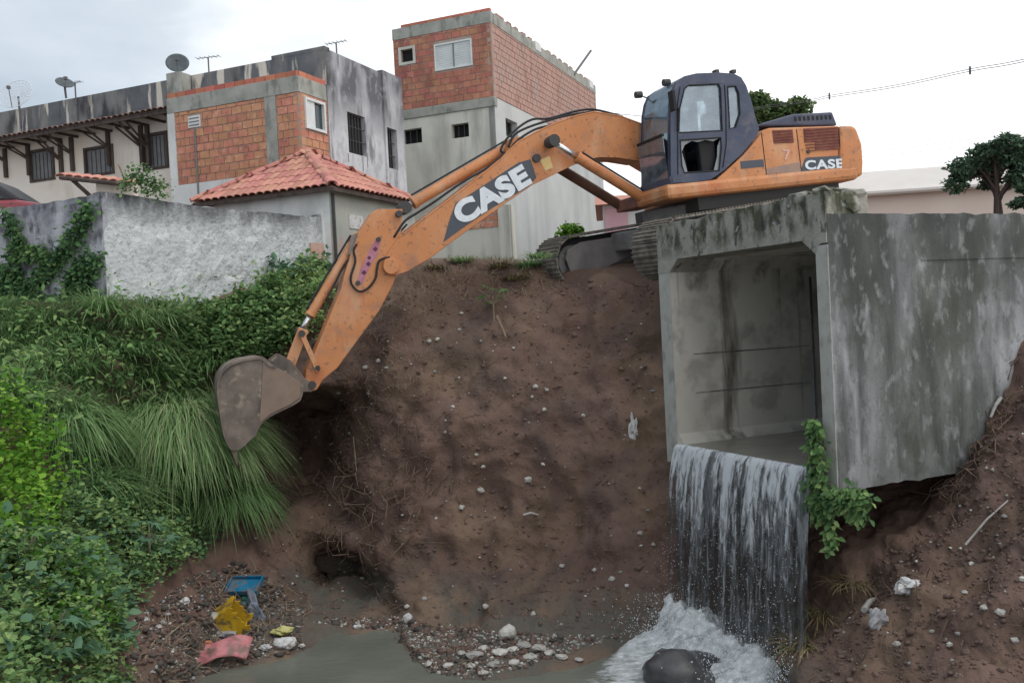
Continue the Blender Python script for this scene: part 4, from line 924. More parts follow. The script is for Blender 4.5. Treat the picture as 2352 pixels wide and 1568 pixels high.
# ---- tall three-storey house
TMx, TF = bframe(1125, 18, 27.0, 0)
tall = empty('tall_brick_house', TMx, 'tall unfinished house, bare brick top storey over pale plaster floors behind the boom', 'house')
Wt, Dt = 3.3, 10.1
zt = TF.hit(1125, 18, 1, 0).z; zbk = TF.hit(1135, 222, 1, 0).z; zbb = zbk - .28
w1 = rect(TF, 1, 0, 1000, 88, 1083, 165); w2 = rect(TF, 1, 0, 922, 111, 948, 145)
zbm = zt - .42
holes = [w1, w2]
mb = holed(MB(), -Wt, 0, zbk, zbm, holes, lambda u, v, w_: (u, w_ + .016, v), .15); mb.build('mortar_wall', M_mortar, tall)
bricks(tall, M_brick2, lambda u, v: Vector((u, 0.012, v)), 0, -Wt, -.02, zbk + .01, zbm, holes, .29, .19)
mb = holed(MB(), 0.0, Dt, zbk, zbm, [], lambda u, v, w_: (-w_ - .016, u, v), .15); mb.build('mortar_wall', M_mortar, tall)
bricks(tall, M_brick3, lambda u, v: Vector((-.012, u, v)), R(90), .02, Dt, zbk + .01, zbm, (), .29, .19, joined=True)
mb = MB(); mb.box(-Wt - .01, .012, -.012, .14, zbm, zt - .08); mb.box(-.13, .012, .14, Dt + .01, zbm, zt - .10); mb.box(-Wt - .01, -Wt + .1, .14, Dt, zbk, zt - .1); mb.box(-Wt, 0, Dt - .1, Dt, zbk, zt - .1)
mb.build('ring_beam', M_beam, tall, bevel=.01)
for k in range(11): inst('cap_brick', MB().box(-.14, .14, -.07, .07, 0, .08).build('cap_brick', M_red, tall).data, tall, (-Wt + .15 + k * .3, .06, zt - .08)) if k else None
for o_ in [o for o in tall.children if o.name.startswith('cap_brick') and o.location.length == 0]: bpy.data.objects.remove(o_)
inst_me = MB().box(-.07, .07, -.14, .14, 0, .07).build('cap_brick', M_brick3, tall, M=Matrix.Translation((-.06, .6, zt - .10)))
for k in range(1, 17):
    if k in (6, 7, 13): continue
    inst('cap_brick', inst_me.data, tall, (-.06, .3 + k * .58, zt - .10), (0, 0, random.gauss(0, .05)))
for yy in (3.6, 9.3): box('pale_block', M_plast_w, tall, -.15, .02, yy, yy + .5, zbm + .12, zbm + .4)
box('roof_slab', M_beam, tall, -Wt + .1, -.15, .15, Dt - .1, zbm - .05, zbm + .02)
# windows of the top storey
sf = slab(fF, w1[0], w1[1], w1[2], w1[3], .03, .05).build('window', M_white, tall); frame_rect(MB(), w1, fF, .045, .03).build('frame', M_white, sf)
xm = (w1[0] + w1[1]) / 2; slab(fF, xm - .02, xm + .02, w1[2], w1[3], .005, .03).build('mullion', M_shut, sf)
for k in range(14):
    z = w1[2] + .06 + (w1[3] - w1[2] - .12) * k / 13; slab(fF, w1[0] + .05, w1[1] - .05, z, z + .02, .018, .03).build('louvre', M_white, sf)
sf = slab(fF, w2[0], w2[1], w2[2], w2[3], .12, .14).build('window', M_dark, tall); frame_rect(MB(), (w2[0] - .08, w2[1] + .08, w2[2] - .08, w2[3] + .08), fF, .08, .02, -.02).build('frame', M_plast_b, sf)
# plastered lower floors
h1 = rect(TF, 1, 0, 926, 293, 968, 333); h2 = rect(TF, 1, 0, 1038, 281, 1076, 319)
mb = holed(MB(), -Wt - .6, -.02, PL - .3, zbb, [h1, h2], fF, .2); mb.build('front_wall', M_plast_b, tall)
box('ledge', M_beam, tall, -Wt - .05, .03, -.05, .15, zbb, zbk, bevel=.02)
h3 = rect(TF, 0, 0, 1163, 283, 1188, 312)
mb = holed(MB(), -.0, Dt + .5, PL - .3, zbk - .01, [h3], fS, .2); mb.build('side_wall', M_plast_s, tall)
for h, f in ((h1, fF), (h2, fF), (h3, fS)):
    b = slab(f, h[0] - .1, h[1] + .1, h[2] - .1, h[3] + .1, .25, .28).build('window', M_dark, tall)
    mbb = MB()
    for k in (1, 2):
        u = h[0] + (h[1] - h[0]) * k / 3; v = [f(u - .01, h[2], .1), f(u + .01, h[3], .12)]
        mbb.tube([Vector(f(u, h[2], .1)), Vector(f(u, h[3], .1))], .012, 5)
    mbb.build('window_bar', M_iron, b)
p = TF.hit(1318, 172, 0, 0); q_ = TF.hit(1357, 117, 0, 0)
MB().tube([p, q_], .05, 6).build('roof_pole', M_wire, tall)

# ---- long soot-stained building
LM, LF = bframe(746, 105, 22.0, 0)
lb = empty('long_stained_building', LM, 'long low cream building under a soot blackened parapet with satellite dishes', 'building')
zt = LF.hit(746, 106, 1, 0).z; ze = 9.86; LX = -16
wins = [rect(LF, 1, 0, 73, 342, 121, 417), rect(LF, 1, 0, 199, 335, 257, 405), rect(LF, 1, 0, 333, 305, 381, 390)]
mb = holed(MB(), LX, -3.95, PL - .3, ze, wins, fF, .2); mb.build('cream_wall', M_cream, lb)
box('parapet_wall', M_para, lb, LX, -.0, -.02, .18, ze + .001, zt - .09)
box('parapet_step', M_para, lb, -1.55, .001, -.024, .18, zt - .089, zt)
box('front_wall', M_bside, lb, -4.0, -.01, .0, .2, PL - .3, ze)
s1 = rect(LF, 0, 0, 802, 270, 838, 350); s2 = rect(LF, 0, 0, 890, 300, 907, 386)
yend = LF.hit(912, 300, 0, 0).y; ycol = LF.hit(876, 200, 0, 0).y
mb = holed(MB(), .0, ycol, PL - .3, zt - .05, [s1], fS, .2); mb.build('side_wall', M_bside, lb)
mb = holed(MB(), ycol, yend + .3, PL - .3, zt + .02, [s2], lambda u, v, w_: (.05 - w_, u, v), .25); mb.build('side_column', M_bside, lb)
box('roof', M_beam, lb, LX, -.2, .2, yend, zt - .35, zt - .25)
for h, f in ((s1, fS), (s2, fS)):
    b = slab(f, h[0], h[1], h[2], h[3], .12, .15).build('window', M_dark, lb); mbb = MB()
    for k in range(1, 6 if h is s1 else 2):
        u = h[0] + (h[1] - h[0]) * k / (6 if h is s1 else 2); mbb.tube([Vector(f(u, h[2], .04)), Vector(f(u, h[3], .04))], .012, 5)
    for k in (1, 2): z = h[2] + (h[3] - h[2]) * k / 3; mbb.tube([Vector(f(h[0], z, .04)), Vector(f(h[1], z, .04))], .012, 5)
    mbb.build('window_grate', M_iron, b)
for px, y0, y1 in ((800, 352, 372), (833, 360, 392), (843, 352, 385)):
    a = LF.hit(px, y0, 0, 0); b = LF.hit(px, y1, 0, 0); box('rust_streak', mat('streak', (.14, .12, .12), rough=.9), lb, -.001, .004, a.y - .012, a.y + .012, b.z, a.z)
for h in wins:
    b = slab(fF, h[0], h[1], h[2], h[3], .06, .09).build('window', M_shut, lb); frame_rect(MB(), (h[0] - .05, h[1] + .05, h[2] - .04, h[3] + .05), fF, .07, .03, -.04).build('frame', M_wood, b)
    for k in range(1, 6): u = h[0] + (h[1] - h[0]) * k / 6; slab(fF, u - .008, u + .008, h[2] + .05, h[3] - .05, .045, .06).build('slat', M_iron, b)
# porch roof: rafters, boards, tiles on its edge
EAV = .85
pr = MB(); pr.add([(LX, -EAV, ze - .20), (-4.05, -EAV, ze - .20), (-4.05, 0, ze + .02), (LX, 0, ze + .02), (LX, -EAV, ze - .15), (-4.05, -EAV, ze - .15), (-4.05, 0, ze + .07), (LX, 0, ze + .07)], [(0, 1, 2, 3), (4, 5, 6, 7), (0, 1, 5, 4), (1, 2, 6, 5), (0, 3, 7, 4)])
prf = pr.build('porch_roof', M_wood, lb)
tb = MB(); seg = 6
vs_ = []
for xx in (0, .42):
    for k in range(seg + 1):
        a = math.pi * k / seg; vs_.append((.095 * math.cos(a), xx, .055 * math.sin(a))); 
    for k in range(seg + 1):
        a = math.pi * k / seg; vs_.append((.082 * math.cos(a), xx, .042 * math.sin(a)))
n1 = seg + 1
tf_ = [(k, k + 1, 2 * n1 + k + 1, 2 * n1 + k) for k in range(seg)] + [(n1 + k, 3 * n1 + k, 3 * n1 + k + 1, n1 + k + 1) for k in range(seg)] + [(k, n1 + k, n1 + k + 1, k + 1) for k in range(seg)] + [(0, 2 * n1, 3 * n1, n1), (seg, n1 + seg, 3 * n1 + seg, 2 * n1 + seg)]
def tile_mesh(m, nm_):
    me = bpy.data.meshes.new(nm_); me.from_pydata(vs_, [], tf_); me.materials.append(m); return me
tme_old = tile_mesh(M_tiled, 'old_tile'); tme = tile_mesh(M_tile, 'tile')
pit = math.atan2(.22, EAV); x = LX + .1; i = 0
while x < -4.1:
    for r in range(2):
        inst('roof_tile', tme_old, prf, (x, -EAV - .06 + r * .40, ze - .165 + r * .103 + random.uniform(-.01, .01)), (pit, random.gauss(0, .03), random.gauss(0, .02)))
    x += .19
for k, xx in enumerate(np.arange(-15.6, -4.2, .62)): box('rafter', M_wood, prf, xx, xx + .06, -EAV + .02, -.0, ze - .26, ze - .2)
box('fascia', M_wood, prf, LX, -4.07, -EAV + .0, -EAV + .04, ze - .27, ze - .19)
for px, py in ((15, 400), (68, 395), (143, 400), (168, 385), (252, 372), (328, 370), (343, 372)):
    p = LF.hit(px, py, 1, -.03); zz = p.z
    br = MB(); br.box(p.x - .05, p.x + .05, -.09, -.005, zz - .1, ze - .22); br.tube([(p.x, -.05, zz + .15 * (1) + .25), (p.x - .0, -EAV + .08, ze - .26)], .028, 6); br.tube([(p.x, -.05, zz + .35), (p.x - .55, -.35, ze - .24)], .028, 6)
    br.build('bracket', M_wood, lb)
# ---- brick room projecting from it
XM, XF = bframe(683, 160, 21.0, 0)
br_ = empty('brick_room', XM, 'upper storey room of bare hollow bricks with a grey column, left of the sooty wall', 'brick room')
zt2 = XF.hit(683, 160, 1, 0).z; xl = XF.hit(384, 230, 1, 0).x; zlo = XF.hit(400, 437, 1, 0).z; zl1 = zlo + .10
dpt = 1.15
# ring beam and top course
zb2 = zt2 - .50; zc2 = zt2 - .13
cx0 = XF.hit(611, 300, 1, 0).x; cx1 = XF.hit(637, 300, 1, 0).x
colh = (cx0, cx1, zl1, zb2)
mb = holed(MB(), xl, 0, zl1, zb2, [], lambda u, v, w_: (u, w_ + .016, v), .15); mb.build('mortar_wall', M_mortar, br_)
vnt = rect(XF, 1, 0, 434, 264, 460, 295)
bricks(br_, M_brick, lambda u, v: Vector((u, .012, v)), 0, xl + .2, -.01, zl1, zb2, [colh, vnt], .29, .185)
ws = rect(XF, 0, 0, 703, 240, 742, 292)
mb = holed(MB(), .0, dpt, zl1, zb2, [ws], lambda u, v, w_: (-w_ - .016, u, v), .12); mb.build('mortar_wall', M_mortar, br_)
bricks(br_, M_brick, lambda u, v: Vector((-.012, u, v)), R(90), .01, dpt, zl1, zb2, [ws], .29, .185)
box('concrete_column', M_beam, br_, cx0, cx1, -.012, .03, zl1, zb2)
box('concrete_column', M_plast_w, br_, xl - .02, xl + .2, -.015, .2, PL, zb2 + .001)
box('ring_beam', M_beam, br_, xl - .02, .012, -.02, dpt, zb2, zc2, bevel=.01)
box('base_beam', M_plast_w, br_, xl + .2, .014, -.015, dpt, PL, zl1)
cb = MB().box(-.14, .14, -.06, .06, 0, .12).build('cap_brick', M_red, br_, M=Matrix.Translation((xl + .15, .05, zc2)))
k = 1
while xl + .15 + k * .295 < -.1: inst('cap_brick', cb.data, br_, (xl + .15 + k * .295, .05, zc2), (0, 0, random.gauss(0, .03))); k += 1
for k in range(4): inst('cap_brick', cb.data, br_, (-.06, .2 + k * .29, zc2), (0, 0, R(90)))
wf = slab(fS, ws[0], ws[1], ws[2], ws[3], .03, .05).build('window', M_dglass, br_); frame_rect(MB(), (ws[0] - .03, ws[1] + .03, ws[2] - .03, ws[3] + .03), fS, .06, .05, -.03).build('frame', M_white, wf)
slab(fS, ws[0] + .02, (ws[0] + ws[1]) / 2, ws[2] + .03, ws[3] - .03, -.01, .02).build('sliding_pane', M_white, wf)
vb = slab(fF, vnt[0], vnt[1], vnt[2], vnt[3], -.02, .03).build('vent', M_plast_w, br_); 
for k in range(3): z = vnt[2] + (vnt[3] - vnt[2]) * (k + .6) / 3.4; slab(fF, vnt[0] + .03, vnt[1] - .03, z - .012, z + .02, -.026, -.02).build('vent_slot', M_shut, vb)
a = XF.hit(447, 296, 1, -.03); MB().tube([(a.x, -.03, a.z), (a.x, -.03, zlo - .3)], .022, 6).build('drain_pipe', M_shut, br_)
# ---- little hip-roofed house
HM, HF = bframe(757, 440, 17.7, 0)
sh_ = empty('small_tiled_house', HM, 'small white house with a red clay tile hip roof behind the whitewashed wall', 'house')
zev = HF.hit(757, 432, 1, 0).z; S = 3.02; ov = .20
box('house_wall', M_plast_w, sh_, -S + .2, -.02, .0, S - .1, PL - .4, zev - .02)
box('side_wall', M_plast_gr, sh_, -.02, .012, .0, S + .3, PL - .4, zev - .03)
pz = HF.hit(724, 352, 1, S / 2).z; apex = Vector((-S / 2, S / 2, pz))
c4 = [Vector((-S - ov, -ov, zev - .02)), Vector((ov, -ov, zev - .02)), Vector((ov, S + ov, zev - .02)), Vector((-S - ov, S + ov, zev - .02))]
c4 = [c4[0], c4[1], c4[2], c4[3]]
MB().add([tuple(p) for p in c4] + [tuple(apex)], [(0, 1, 4), (1, 2, 4), (2, 3, 4), (3, 0, 4), (3, 2, 1, 0)]).build('roof', M_tiled, sh_)
roof = [o for o in sh_.children if o.name.startswith('roof')][0]
box('eave_board', M_wood, sh_, -S - ov, ov, -ov, -ov + .03, zev - .09, zev - .022); box('eave_board', M_wood, sh_, ov - .03, ov, -ov + .03, S + ov, zev - .09, zev - .022)
hw = S / 2 + ov
for side_ in range(4):
    rz = [0, R(90), R(180), R(270)][side_]; Mr = Matrix.Translation((apex.x, apex.y, 0)) @ Matrix.Rotation(rz, 4, 'Z')
    sl_ = math.atan2(pz - zev, hw); Lr = math.hypot(hw, pz - zev)
    t = -hw + .09
    while t < hw - .05:
        s = 0
        while True:
            run = (s + .2) * math.cos(sl_)
            if hw - run < abs(t) - .04: break
            y = -hw + s * math.cos(sl_) - .03; z = zev + s * math.sin(sl_) + .01
            Mt = Mr @ Matrix.Translation((t, y, z)) @ Matrix.Rotation(sl_ - .04, 4, 'X') @ Matrix.Rotation(random.gauss(0, .02), 4, 'Z')
            o = inst('tile', tme, roof, (0, 0, 0)); o.matrix_basis = Mt; s += .335
        t += .185
for cpt in c4[:3]:
    d = (apex - cpt); n_ = int(d.length / .3)
    for k in range(n_):
        p = cpt + d * (k / n_) + Vector((0, 0, .05)); q = d.to_track_quat('Y', 'Z'); o = inst('ridge_tile', tme, roof, p); o.rotation_mode = 'QUATERNION'; o.rotation_quaternion = q; o.scale = (1.15, .9, 1.5)
sg = rect(HF, 0, .012, 802, 497, 832, 524); slab(fS, sg[0], sg[1], sg[2], sg[3], -.03, -.013).build('notice', M_plw, sh_)
a = HF.hit(762, 470, 0, .012); MB().tube([(.05, a.y, zev - .1), (.05, a.y, PL - .3)], .03, 8).build('drain_pipe', M_iron, sh_)
# low wall with exposed bricks to the right of it
WM_, WF_ = bframe(960, 560, 19.2, 0)
lw = empty('patched_wall', WM_, 'low plastered wall with a patch of bare bricks under the boom', 'wall')
a = WF_.hit(1168, 472, 1, 0); 
mb = MB(); mb.box(.2, a.x + .05, 0, .18, PL - .4, WF_.hit(1120, 475, 1, 0).z); mb.build('wall', M_plast_b, lw)
bp = rect(WF_, 1, 0, 1075, 478, 1146, 528); bricks(lw, M_brick, lambda u, v: Vector((u, -.006, v)), 0, bp[0], bp[1], bp[2], bp[3], (), .3, .13)
cp = rect(WF_, 1, 0, 1148, 470, 1170, 535); box('post', M_plast_b, lw, cp[0], cp[1], -.05, .2, PL - .4, cp[3])
# ---- whitewashed wall
cW = at(232, 440, 14.0); eR = at(755, 489, 17.9); eL = at(-260, 520, 16.6); e0 = at(-0, 478, 15.0)
def wallseg(name, A_, B_, tops, m, label, th=.22):
    d = (B_ - A_); d.z = 0; L_ = d.length; d.normalize(); M = Matrix.Translation((A_.x, A_.y, 0)) @ Matrix.Rotation(math.atan2(d.y, d.x), 4, 'Z'); fr = Frame(M)
    outl = [(0, PL - .7)]; N_ = 60; tp = []
    for i in range(N_ + 1):
        u = L_ * i / N_; z = np.interp(u, [t[0] * L_ for t in tops], [t[1] for t in tops]) + .02 * noise.noise(Vector((u * 4, 0, 3))) + .012 * noise.noise(Vector((u * 15, 0, 3))); tp.append((u, float(z)))
    mb = MB(); nv = 24; vv = []
    for w_ in (0, th):
        for i in range(N_ + 1):
            for j in range(nv + 1):
                z = PL - .7 + (tp[i][1] - PL + .7) * j / nv; dy = (.03 * noise.noise(Vector((tp[i][0] * 3, z * 3, 1))) + .02 * noise.noise(Vector((tp[i][0] * 9, z * 9, 1)))) if w_ == 0 else 0
                vv.append((tp[i][0], w_ + dy, z))
    m1 = (N_ + 1) * (nv + 1); F = []
    for i in range(N_):
        for j in range(nv):
            a = i * (nv + 1) + j; F += [(a, a + nv + 1, a + nv + 2, a + 1), (a + m1, a + 1 + m1, a + nv + 2 + m1, a + nv + 1 + m1)]
        a = i * (nv + 1) + nv; F.append((a, a + nv + 1, a + nv + 1 + m1, a + m1))
    for j in range(nv): F += [(j, j + 1, j + 1 + m1, j + m1), (N_ * (nv + 1) + j, N_ * (nv + 1) + j + m1, N_ * (nv + 1) + j + 1 + m1, N_ * (nv + 1) + j + 1)]
    mb.add(vv, F); o = mb.build(name, m, M=M, label=label, cat='wall', fix=True); return o, fr
def ztop(fr, px, py): return fr.hit(px, py, 1, 0)
d = (eR - cW); d.z = 0
wr, WRF = wallseg('garden_wall', cW, eR, [(0, cW.z), (1, eR.z)], M_whitewall, 'rough whitewashed garden wall stained black along its top')
# rebuild top profile precisely from its own plane
pts_ = [WRF.hit(a, b, 1, 0) for a, b in ((232, 440), (300, 448), (380, 462), (470, 476), (560, 484), (640, 490), (690, 496), (722, 498), (745, 488), (757, 482))]
L_ = (Vector((eR.x, eR.y)) - Vector((cW.x, cW.y))).length; bpy.data.objects.remove(wr)
wr, WRF = wallseg('garden_wall', cW, eR, [(p.x / L_, p.z) for p in pts_], M_whitewall, 'rough whitewashed garden wall stained black along its top')
box('wall_end_post', M_plast_w, wr, L_ - .22, L_ + .02, -.04, .24, PL - .5, eR.z + .03, bevel=.01)
pt = [WRF.hit(710, 558, 1, 0), WRF.hit(744, 618, 1, 0)]; box('rusty_patch', mat('peeled_patch', (.55, .42, .36), (.50, .30, .23), 7, .9, (20, .6, .02)), wr, pt[0].x, pt[1].x, -.05, .01, pt[1].z, pt[0].z)
wl, WLF = wallseg('side_garden_wall', eL, cW, [(0, 5.9), (.4, 5.98), (1, cW.z)], M_whitewall2, 'grey blotched wall overgrown by climbing vines left of the wall corner')
pts_ = [WLF.hit(a, b, 1, 0) for a, b in ((-260, 505), (0, 480), (110, 465), (190, 452), (232, 441))]; L2 = (Vector((cW.x, cW.y)) - Vector((eL.x, eL.y))).length; bpy.data.objects.remove(wl)
wl, WLF = wallseg('side_garden_wall', eL, cW - Vector((.0, .0, 0)), [(p.x / L2, p.z) for p in pts_], M_whitewall2, 'grey blotched wall overgrown by climbing vines left of the wall corner')
# yard behind it
yd = MB(); yd.add([(-22, 17.5, 5.45), (-8.2, 15.6, 5.45), (-6.7, 16.2, 5.45), (-8.5, 21.5, 5.45), (-22, 26, 5.45), (-22, 17.5, 4.0), (-8.2, 15.6, 4.0), (-6.7, 16.2, 4.0), (-8.5, 21.5, 4.0), (-22, 26, 4.0)],
    [(0, 1, 2, 3, 4), (0, 1, 6, 5), (1, 2, 7, 6), (2, 3, 8, 7), (3, 4, 9, 8), (4, 0, 5, 9)]); yd.build('yard_ground', M_yard, kind='structure')
# car
cm = at(20, 440, 17.6); CM = Matrix.Translation((cm.x - .62, cm.y - .3, 5.60)) @ Matrix.Rotation(R(8), 4, 'Z')
car = empty('parked_car', CM, 'dark roofed maroon car parked behind the vine covered wall', 'car')
cs = 1.08
def CP(l): return [(a * cs, b * cs) for a, b in l]
MB().prism([CP([(-2, .25), (-2, .75), (-1.85, .9), (-1.2, .98), (1.05, .98), (1.9, .82), (2.05, .6), (2.05, .25)])], ymap, -.82, .82).build('body', M_carr, car, bevel=.06)
MB().prism([CP([(-1.5, .98), (-1.15, 1.36), (-.9, 1.42), (.35, 1.42), (.6, 1.38), (1.15, .98)])], ymap, -.72, .72).build('cabin', M_card, car, bevel=.05)
MB().prism([CP([(-1.25, 1.02), (-1.02, 1.32), (-.3, 1.34), (-.3, 1.02)])], ymap, -.735, .735).build('window', M_dglass, car)
MB().prism([CP([(-.22, 1.02), (-.22, 1.34), (.35, 1.33), (.85, 1.02)])], ymap, -.735, .735).build('window', M_dglass, car)
for x in (-1.3, 1.35):
    for y in (-.82, .66): MB().tube([(x, y, .32), (x, y + .18, .32)], .32, 20).build('wheel', M_seal, car)
# leaning tiled canopy edge above the wall
a = at(138, 408, 16.4); b = at(290, 424, 16.2); M = Matrix.Translation(a)
cn = empty('broken_canopy', M, 'sagging edge of an old tiled canopy above the wall corner', 'canopy')
d = b - a; L3 = Vector((d.x, d.y, 0)).length; 
for k in range(8):
    p = d * (k / 7.5); o = inst('roof_tile', tme, cn, (p.x, p.y, p.z + .02), (0, 0, 0), (1, 1, 1.1)); o.rotation_euler = (R(12), 0, R(random.uniform(-5, 5)))
MB().tube([(0, 0, 0), tuple(d)], .04, 6).build('beam', M_wood, cn); MB().box(d.x * .45, d.x * 1.0, .15, .3, -1.3, -.1).build('wall_stub', M_cream, cn)
MB().tube([(.2, .05, -.05), (.75, .05, -.6)], .04, 6).build('strut', M_wood, cn)
# dishes and antennas
def dish(name, px, py, d, r, label, yaw, tilt, m, ribs=0):
    c = at(px, py, d); M = Matrix.Translation(c); e_ = empty(name, M, label, 'satellite dish')
    Rr = Matrix.Rotation(yaw, 4, 'Z') @ Matrix.Rotation(tilt, 4, 'X'); vs2 = []; n1, n2 = 6, 24
    for i in range(n1 + 1):
        for k in range(n2):
            rr = r * i / n1; a = 2 * math.pi * k / n2; vs2.append(Rr @ Vector((rr * math.cos(a), rr * .92 * math.sin(a), .22 * r * (i / n1) ** 2)))
    fs2 = [(i * n2 + k, i * n2 + (k + 1) % n2, (i + 1) * n2 + (k + 1) % n2, (i + 1) * n2 + k) for i in range(n1) for k in range(n2)]
    if ribs:
        b = MB()
        for k in range(0, n2, 1): b.tube([vs2[i * n2 + k] for i in range(1, n1 + 1)], .005, 4)
        for i in (2, 3, 4, 5, 6): b.tube([vs2[i * n2 + k % n2] for k in range(n2 + 1)], .010 if i == 6 else .004, 4, False)
        b.build('reflector', m, e_)
    else:
        b = MB().add(vs2, fs2); o = b.build('reflector', m, e_, smooth=True); s = o.modifiers.new('s', 'SOLIDIFY'); s.thickness = .02
    f_ = Rr @ Vector((0, 0, r * .8)); MB().tube([tuple(Rr @ Vector((0, -r * .9, .2 * r))), tuple(f_)], .012, 5).build('feed_arm', M_wire, e_)
    MB().box(f_.x - .04, f_.x + .04, f_.y - .04, f_.y + .04, f_.z - .04, f_.z + .04).build('receiver', M_wire, e_)
    MB().tube([(0, 0, 0), (0, .05, -r * 1.5)], .03, 8).build('mast', M_wire, e_); return e_
dish('satellite_dish', 408, 148, 23.4, .29, 'round dark grey satellite dish on the parapet above the brick room', R(15), R(72), M_dish)
box('dish_pedestal', M_beam, None, 0, .42, -.2, .2, 0, .62, M=Matrix.Translation(at(398, 230, 23.45)) @ ROT, label='stubby concrete block carrying the round dark dish', cat='plinth')
dish('satellite_dish', 148, 194, 24.8, .24, 'small tilted grey satellite dish near the left end of the parapet', R(40), R(48), M_dish)
dish('mesh_dish', 42, 222, 25.6, .5, 'large pale wire mesh dish at the far left of the parapet', R(-10), R(66), M_mesh, 1)
def antenna(px, py, d, w_, label, tilt=0):
    c = at(px, py, d); e_ = MB(); e_.tube([(-w_ / 2, 0, tilt * -w_ / 2), (w_ / 2, 0, tilt * w_ / 2)], .009, 6); e_.tube([(0, 0, 0), (0, 0, -.6)], .02, 6)
    for k in range(6): x = -w_ / 2 + w_ * k / 5; e_.tube([(x, -.12, x * tilt), (x, .12, x * tilt)], .006, 4)
    return e_.build('antenna', M_wire, M=Matrix.Translation(c) @ Matrix.Rotation(R(-8), 4, 'Z'), label=label, cat='antenna')
antenna(772, 98, 22.6, .5, 'thin aerial at the right corner of the sooty parapet', .08)
antenna(172, 190, 25, .35, 'short aerial behind the small tilted dish', .1)
antenna(478, 132, 23.8, .6, 'faint thin aerial right of the round dark dish', .02)
# ---- right background
BM_, BFr = Matrix.Translation((at(1960, 480, 33).x, 33, 0)) @ Matrix.Rotation(R(-9), 4, 'Z'), None
BFr = Frame(BM_); bb = empty('long_beige_hall', BM_, 'long low beige hall with a pale sloping roof sheet behind the culvert', 'building')
z1 = BFr.hit(1990, 378, 1, 0).z; z0 = BFr.hit(2000, 446, 1, 0).z
MB().box(-1.5, 26, .0, 12, PL - .5, z0).build('wall', M_sky_w, bb)
MB().add([(-1.8, -.35, z0 - .02), (26, -.35, z0 - .02), (26, 1.9, z1), (-1.8, 1.9, z1), (-1.8, 12, z0), (26, 12, z0), (-1.8, -.35, z0 + .06), (26, -.35, z0 + .06)], [(0, 1, 7, 6), (6, 7, 2, 3), (3, 2, 5, 4), (0, 3, 4), (0, 6, 3), (1, 2, 7), (1, 5, 2), (0, 4, 5, 1)]).build('roof', M_sky_b, bb)
MB().box(-1.8, 26, -.37, -.30, z0 - .10, z0 - .02).build('gutter', mat('gutter', (.3, .25, .22), rough=.8), bb)
for k in range(6): MB().box(1 + k * 3.1, 2 + k * 3.1, -.02, .05, PL, PL + 2.0).build('door', M_pink if k == 9 else M_plast_b, bb)
pm = at(1385, 500, 25.5); PM = Matrix.Translation((pm.x, pm.y, 0)) @ Matrix.Rotation(R(-6), 4, 'Z'); PF = Frame(PM); ph = empty('pink_door_house', PM, 'low white house with a red tile roof and mauve door right of the tall house', 'house')
zr = PF.hit(1400, 440, 1, 1).z; zw = PF.hit(1400, 470, 1, 0).z
MB().box(0, 5.0, 0, 4, PL - .5, zw).build('wall', M_plast_w, ph)
MB().add([(-.2, -.3, zw - .02), (5.2, -.3, zw - .02), (5.2, 2, zr), (-.2, 2, zr), (-.2, 4.2, zw), (5.2, 4.2, zw)], [(0, 1, 2, 3), (3, 2, 5, 4), (0, 3, 4), (1, 5, 2), (0, 4, 5, 1)]).build('roof', M_tile, ph)
dr = rect(PF, 1, -.02, 1390, 475, 1441, 515); MB().box(dr[0], dr[1], -.04, .05, PL, dr[3]).build('door', M_pink, ph)
# trees
def tree(px, py, d, zt_, rx, rz, label, n, seed, m=M_treel, multi=1, extra=14):
    random.seed(seed); b = at(px, py, d); gz = PL; M = Matrix.Translation((b.x, b.y, gz)); t = empty('tree', M, label, 'tree'); h = zt_ - gz
    tk = MB(); ends = []
    for s in range(multi):
        base = Vector((random.uniform(-.1, .1) * multi, 0, -.1)); top = Vector((random.uniform(-.25, .25) * rx, random.uniform(-.2, .2) * rx, h - rz * 1.0))
        tk.tube([base, base.lerp(top, .5) + Vector((random.uniform(-.06, .06), 0, 0)), top], [.10, .075, .055], 8)
        for k in range(9):
            a = random.uniform(0, 6.28); e_ = Vector((math.cos(a) * rx * random.uniform(.3, .85), math.sin(a) * rx * random.uniform(.3, .8), h - rz + random.uniform(-.5, .75) * rz)); st = top.lerp(base, random.uniform(0, .35))
            tk.tube([st, st.lerp(e_, .5) + Vector((0, 0, .08)), e_], [.045, .03, .012], 6); ends.append(e_)
    tk.build('trunk', M_wood, t)
    C = []
    cl = ends + [Vector((random.uniform(-.9, .9) * rx * .8, random.uniform(-.8, .8) * rx, h - rz + random.uniform(-.8, .8) * rz)) for _ in range(extra)]
    cl = [c for c in cl if (c.x / rx) ** 2 + ((c.z - h + rz) / rz) ** 2 < 1.0]
    for c in cl:
        k = n // len(cl); r = random.uniform(.2, .34) * min(rx, rz * 1.3); g_ = rng.normal(size=(k, 3)); g_ = norm(g_) * (rng.random((k, 1)) ** .4) * r * np.array([1.1, 1.1, .75]); C.append(g_ + np.array(c))
    leaves('crown', np.concatenate(C), .11 * (d / 25) + .03, .07 * (d / 25) + .02, m, t, .1); return t
tree(2288, 478, 24, at(2280, 318, 24).z, 1.15, .82, 'dark round crowned tree standing above the culvert wall at right', 6500, 3, multi=2, extra=8)
tree(2385, 478, 26, at(2385, 400, 26).z, .6, .5, 'small dark tree cut by the right edge of the photo', 2500, 11)
tree(1785, 420, 34, at(1785, 212, 34).z, 1.15, 1.2, 'green tree top rising behind the excavator cab', 12000, 5, m=M_trees, extra=34)
random.seed(21)
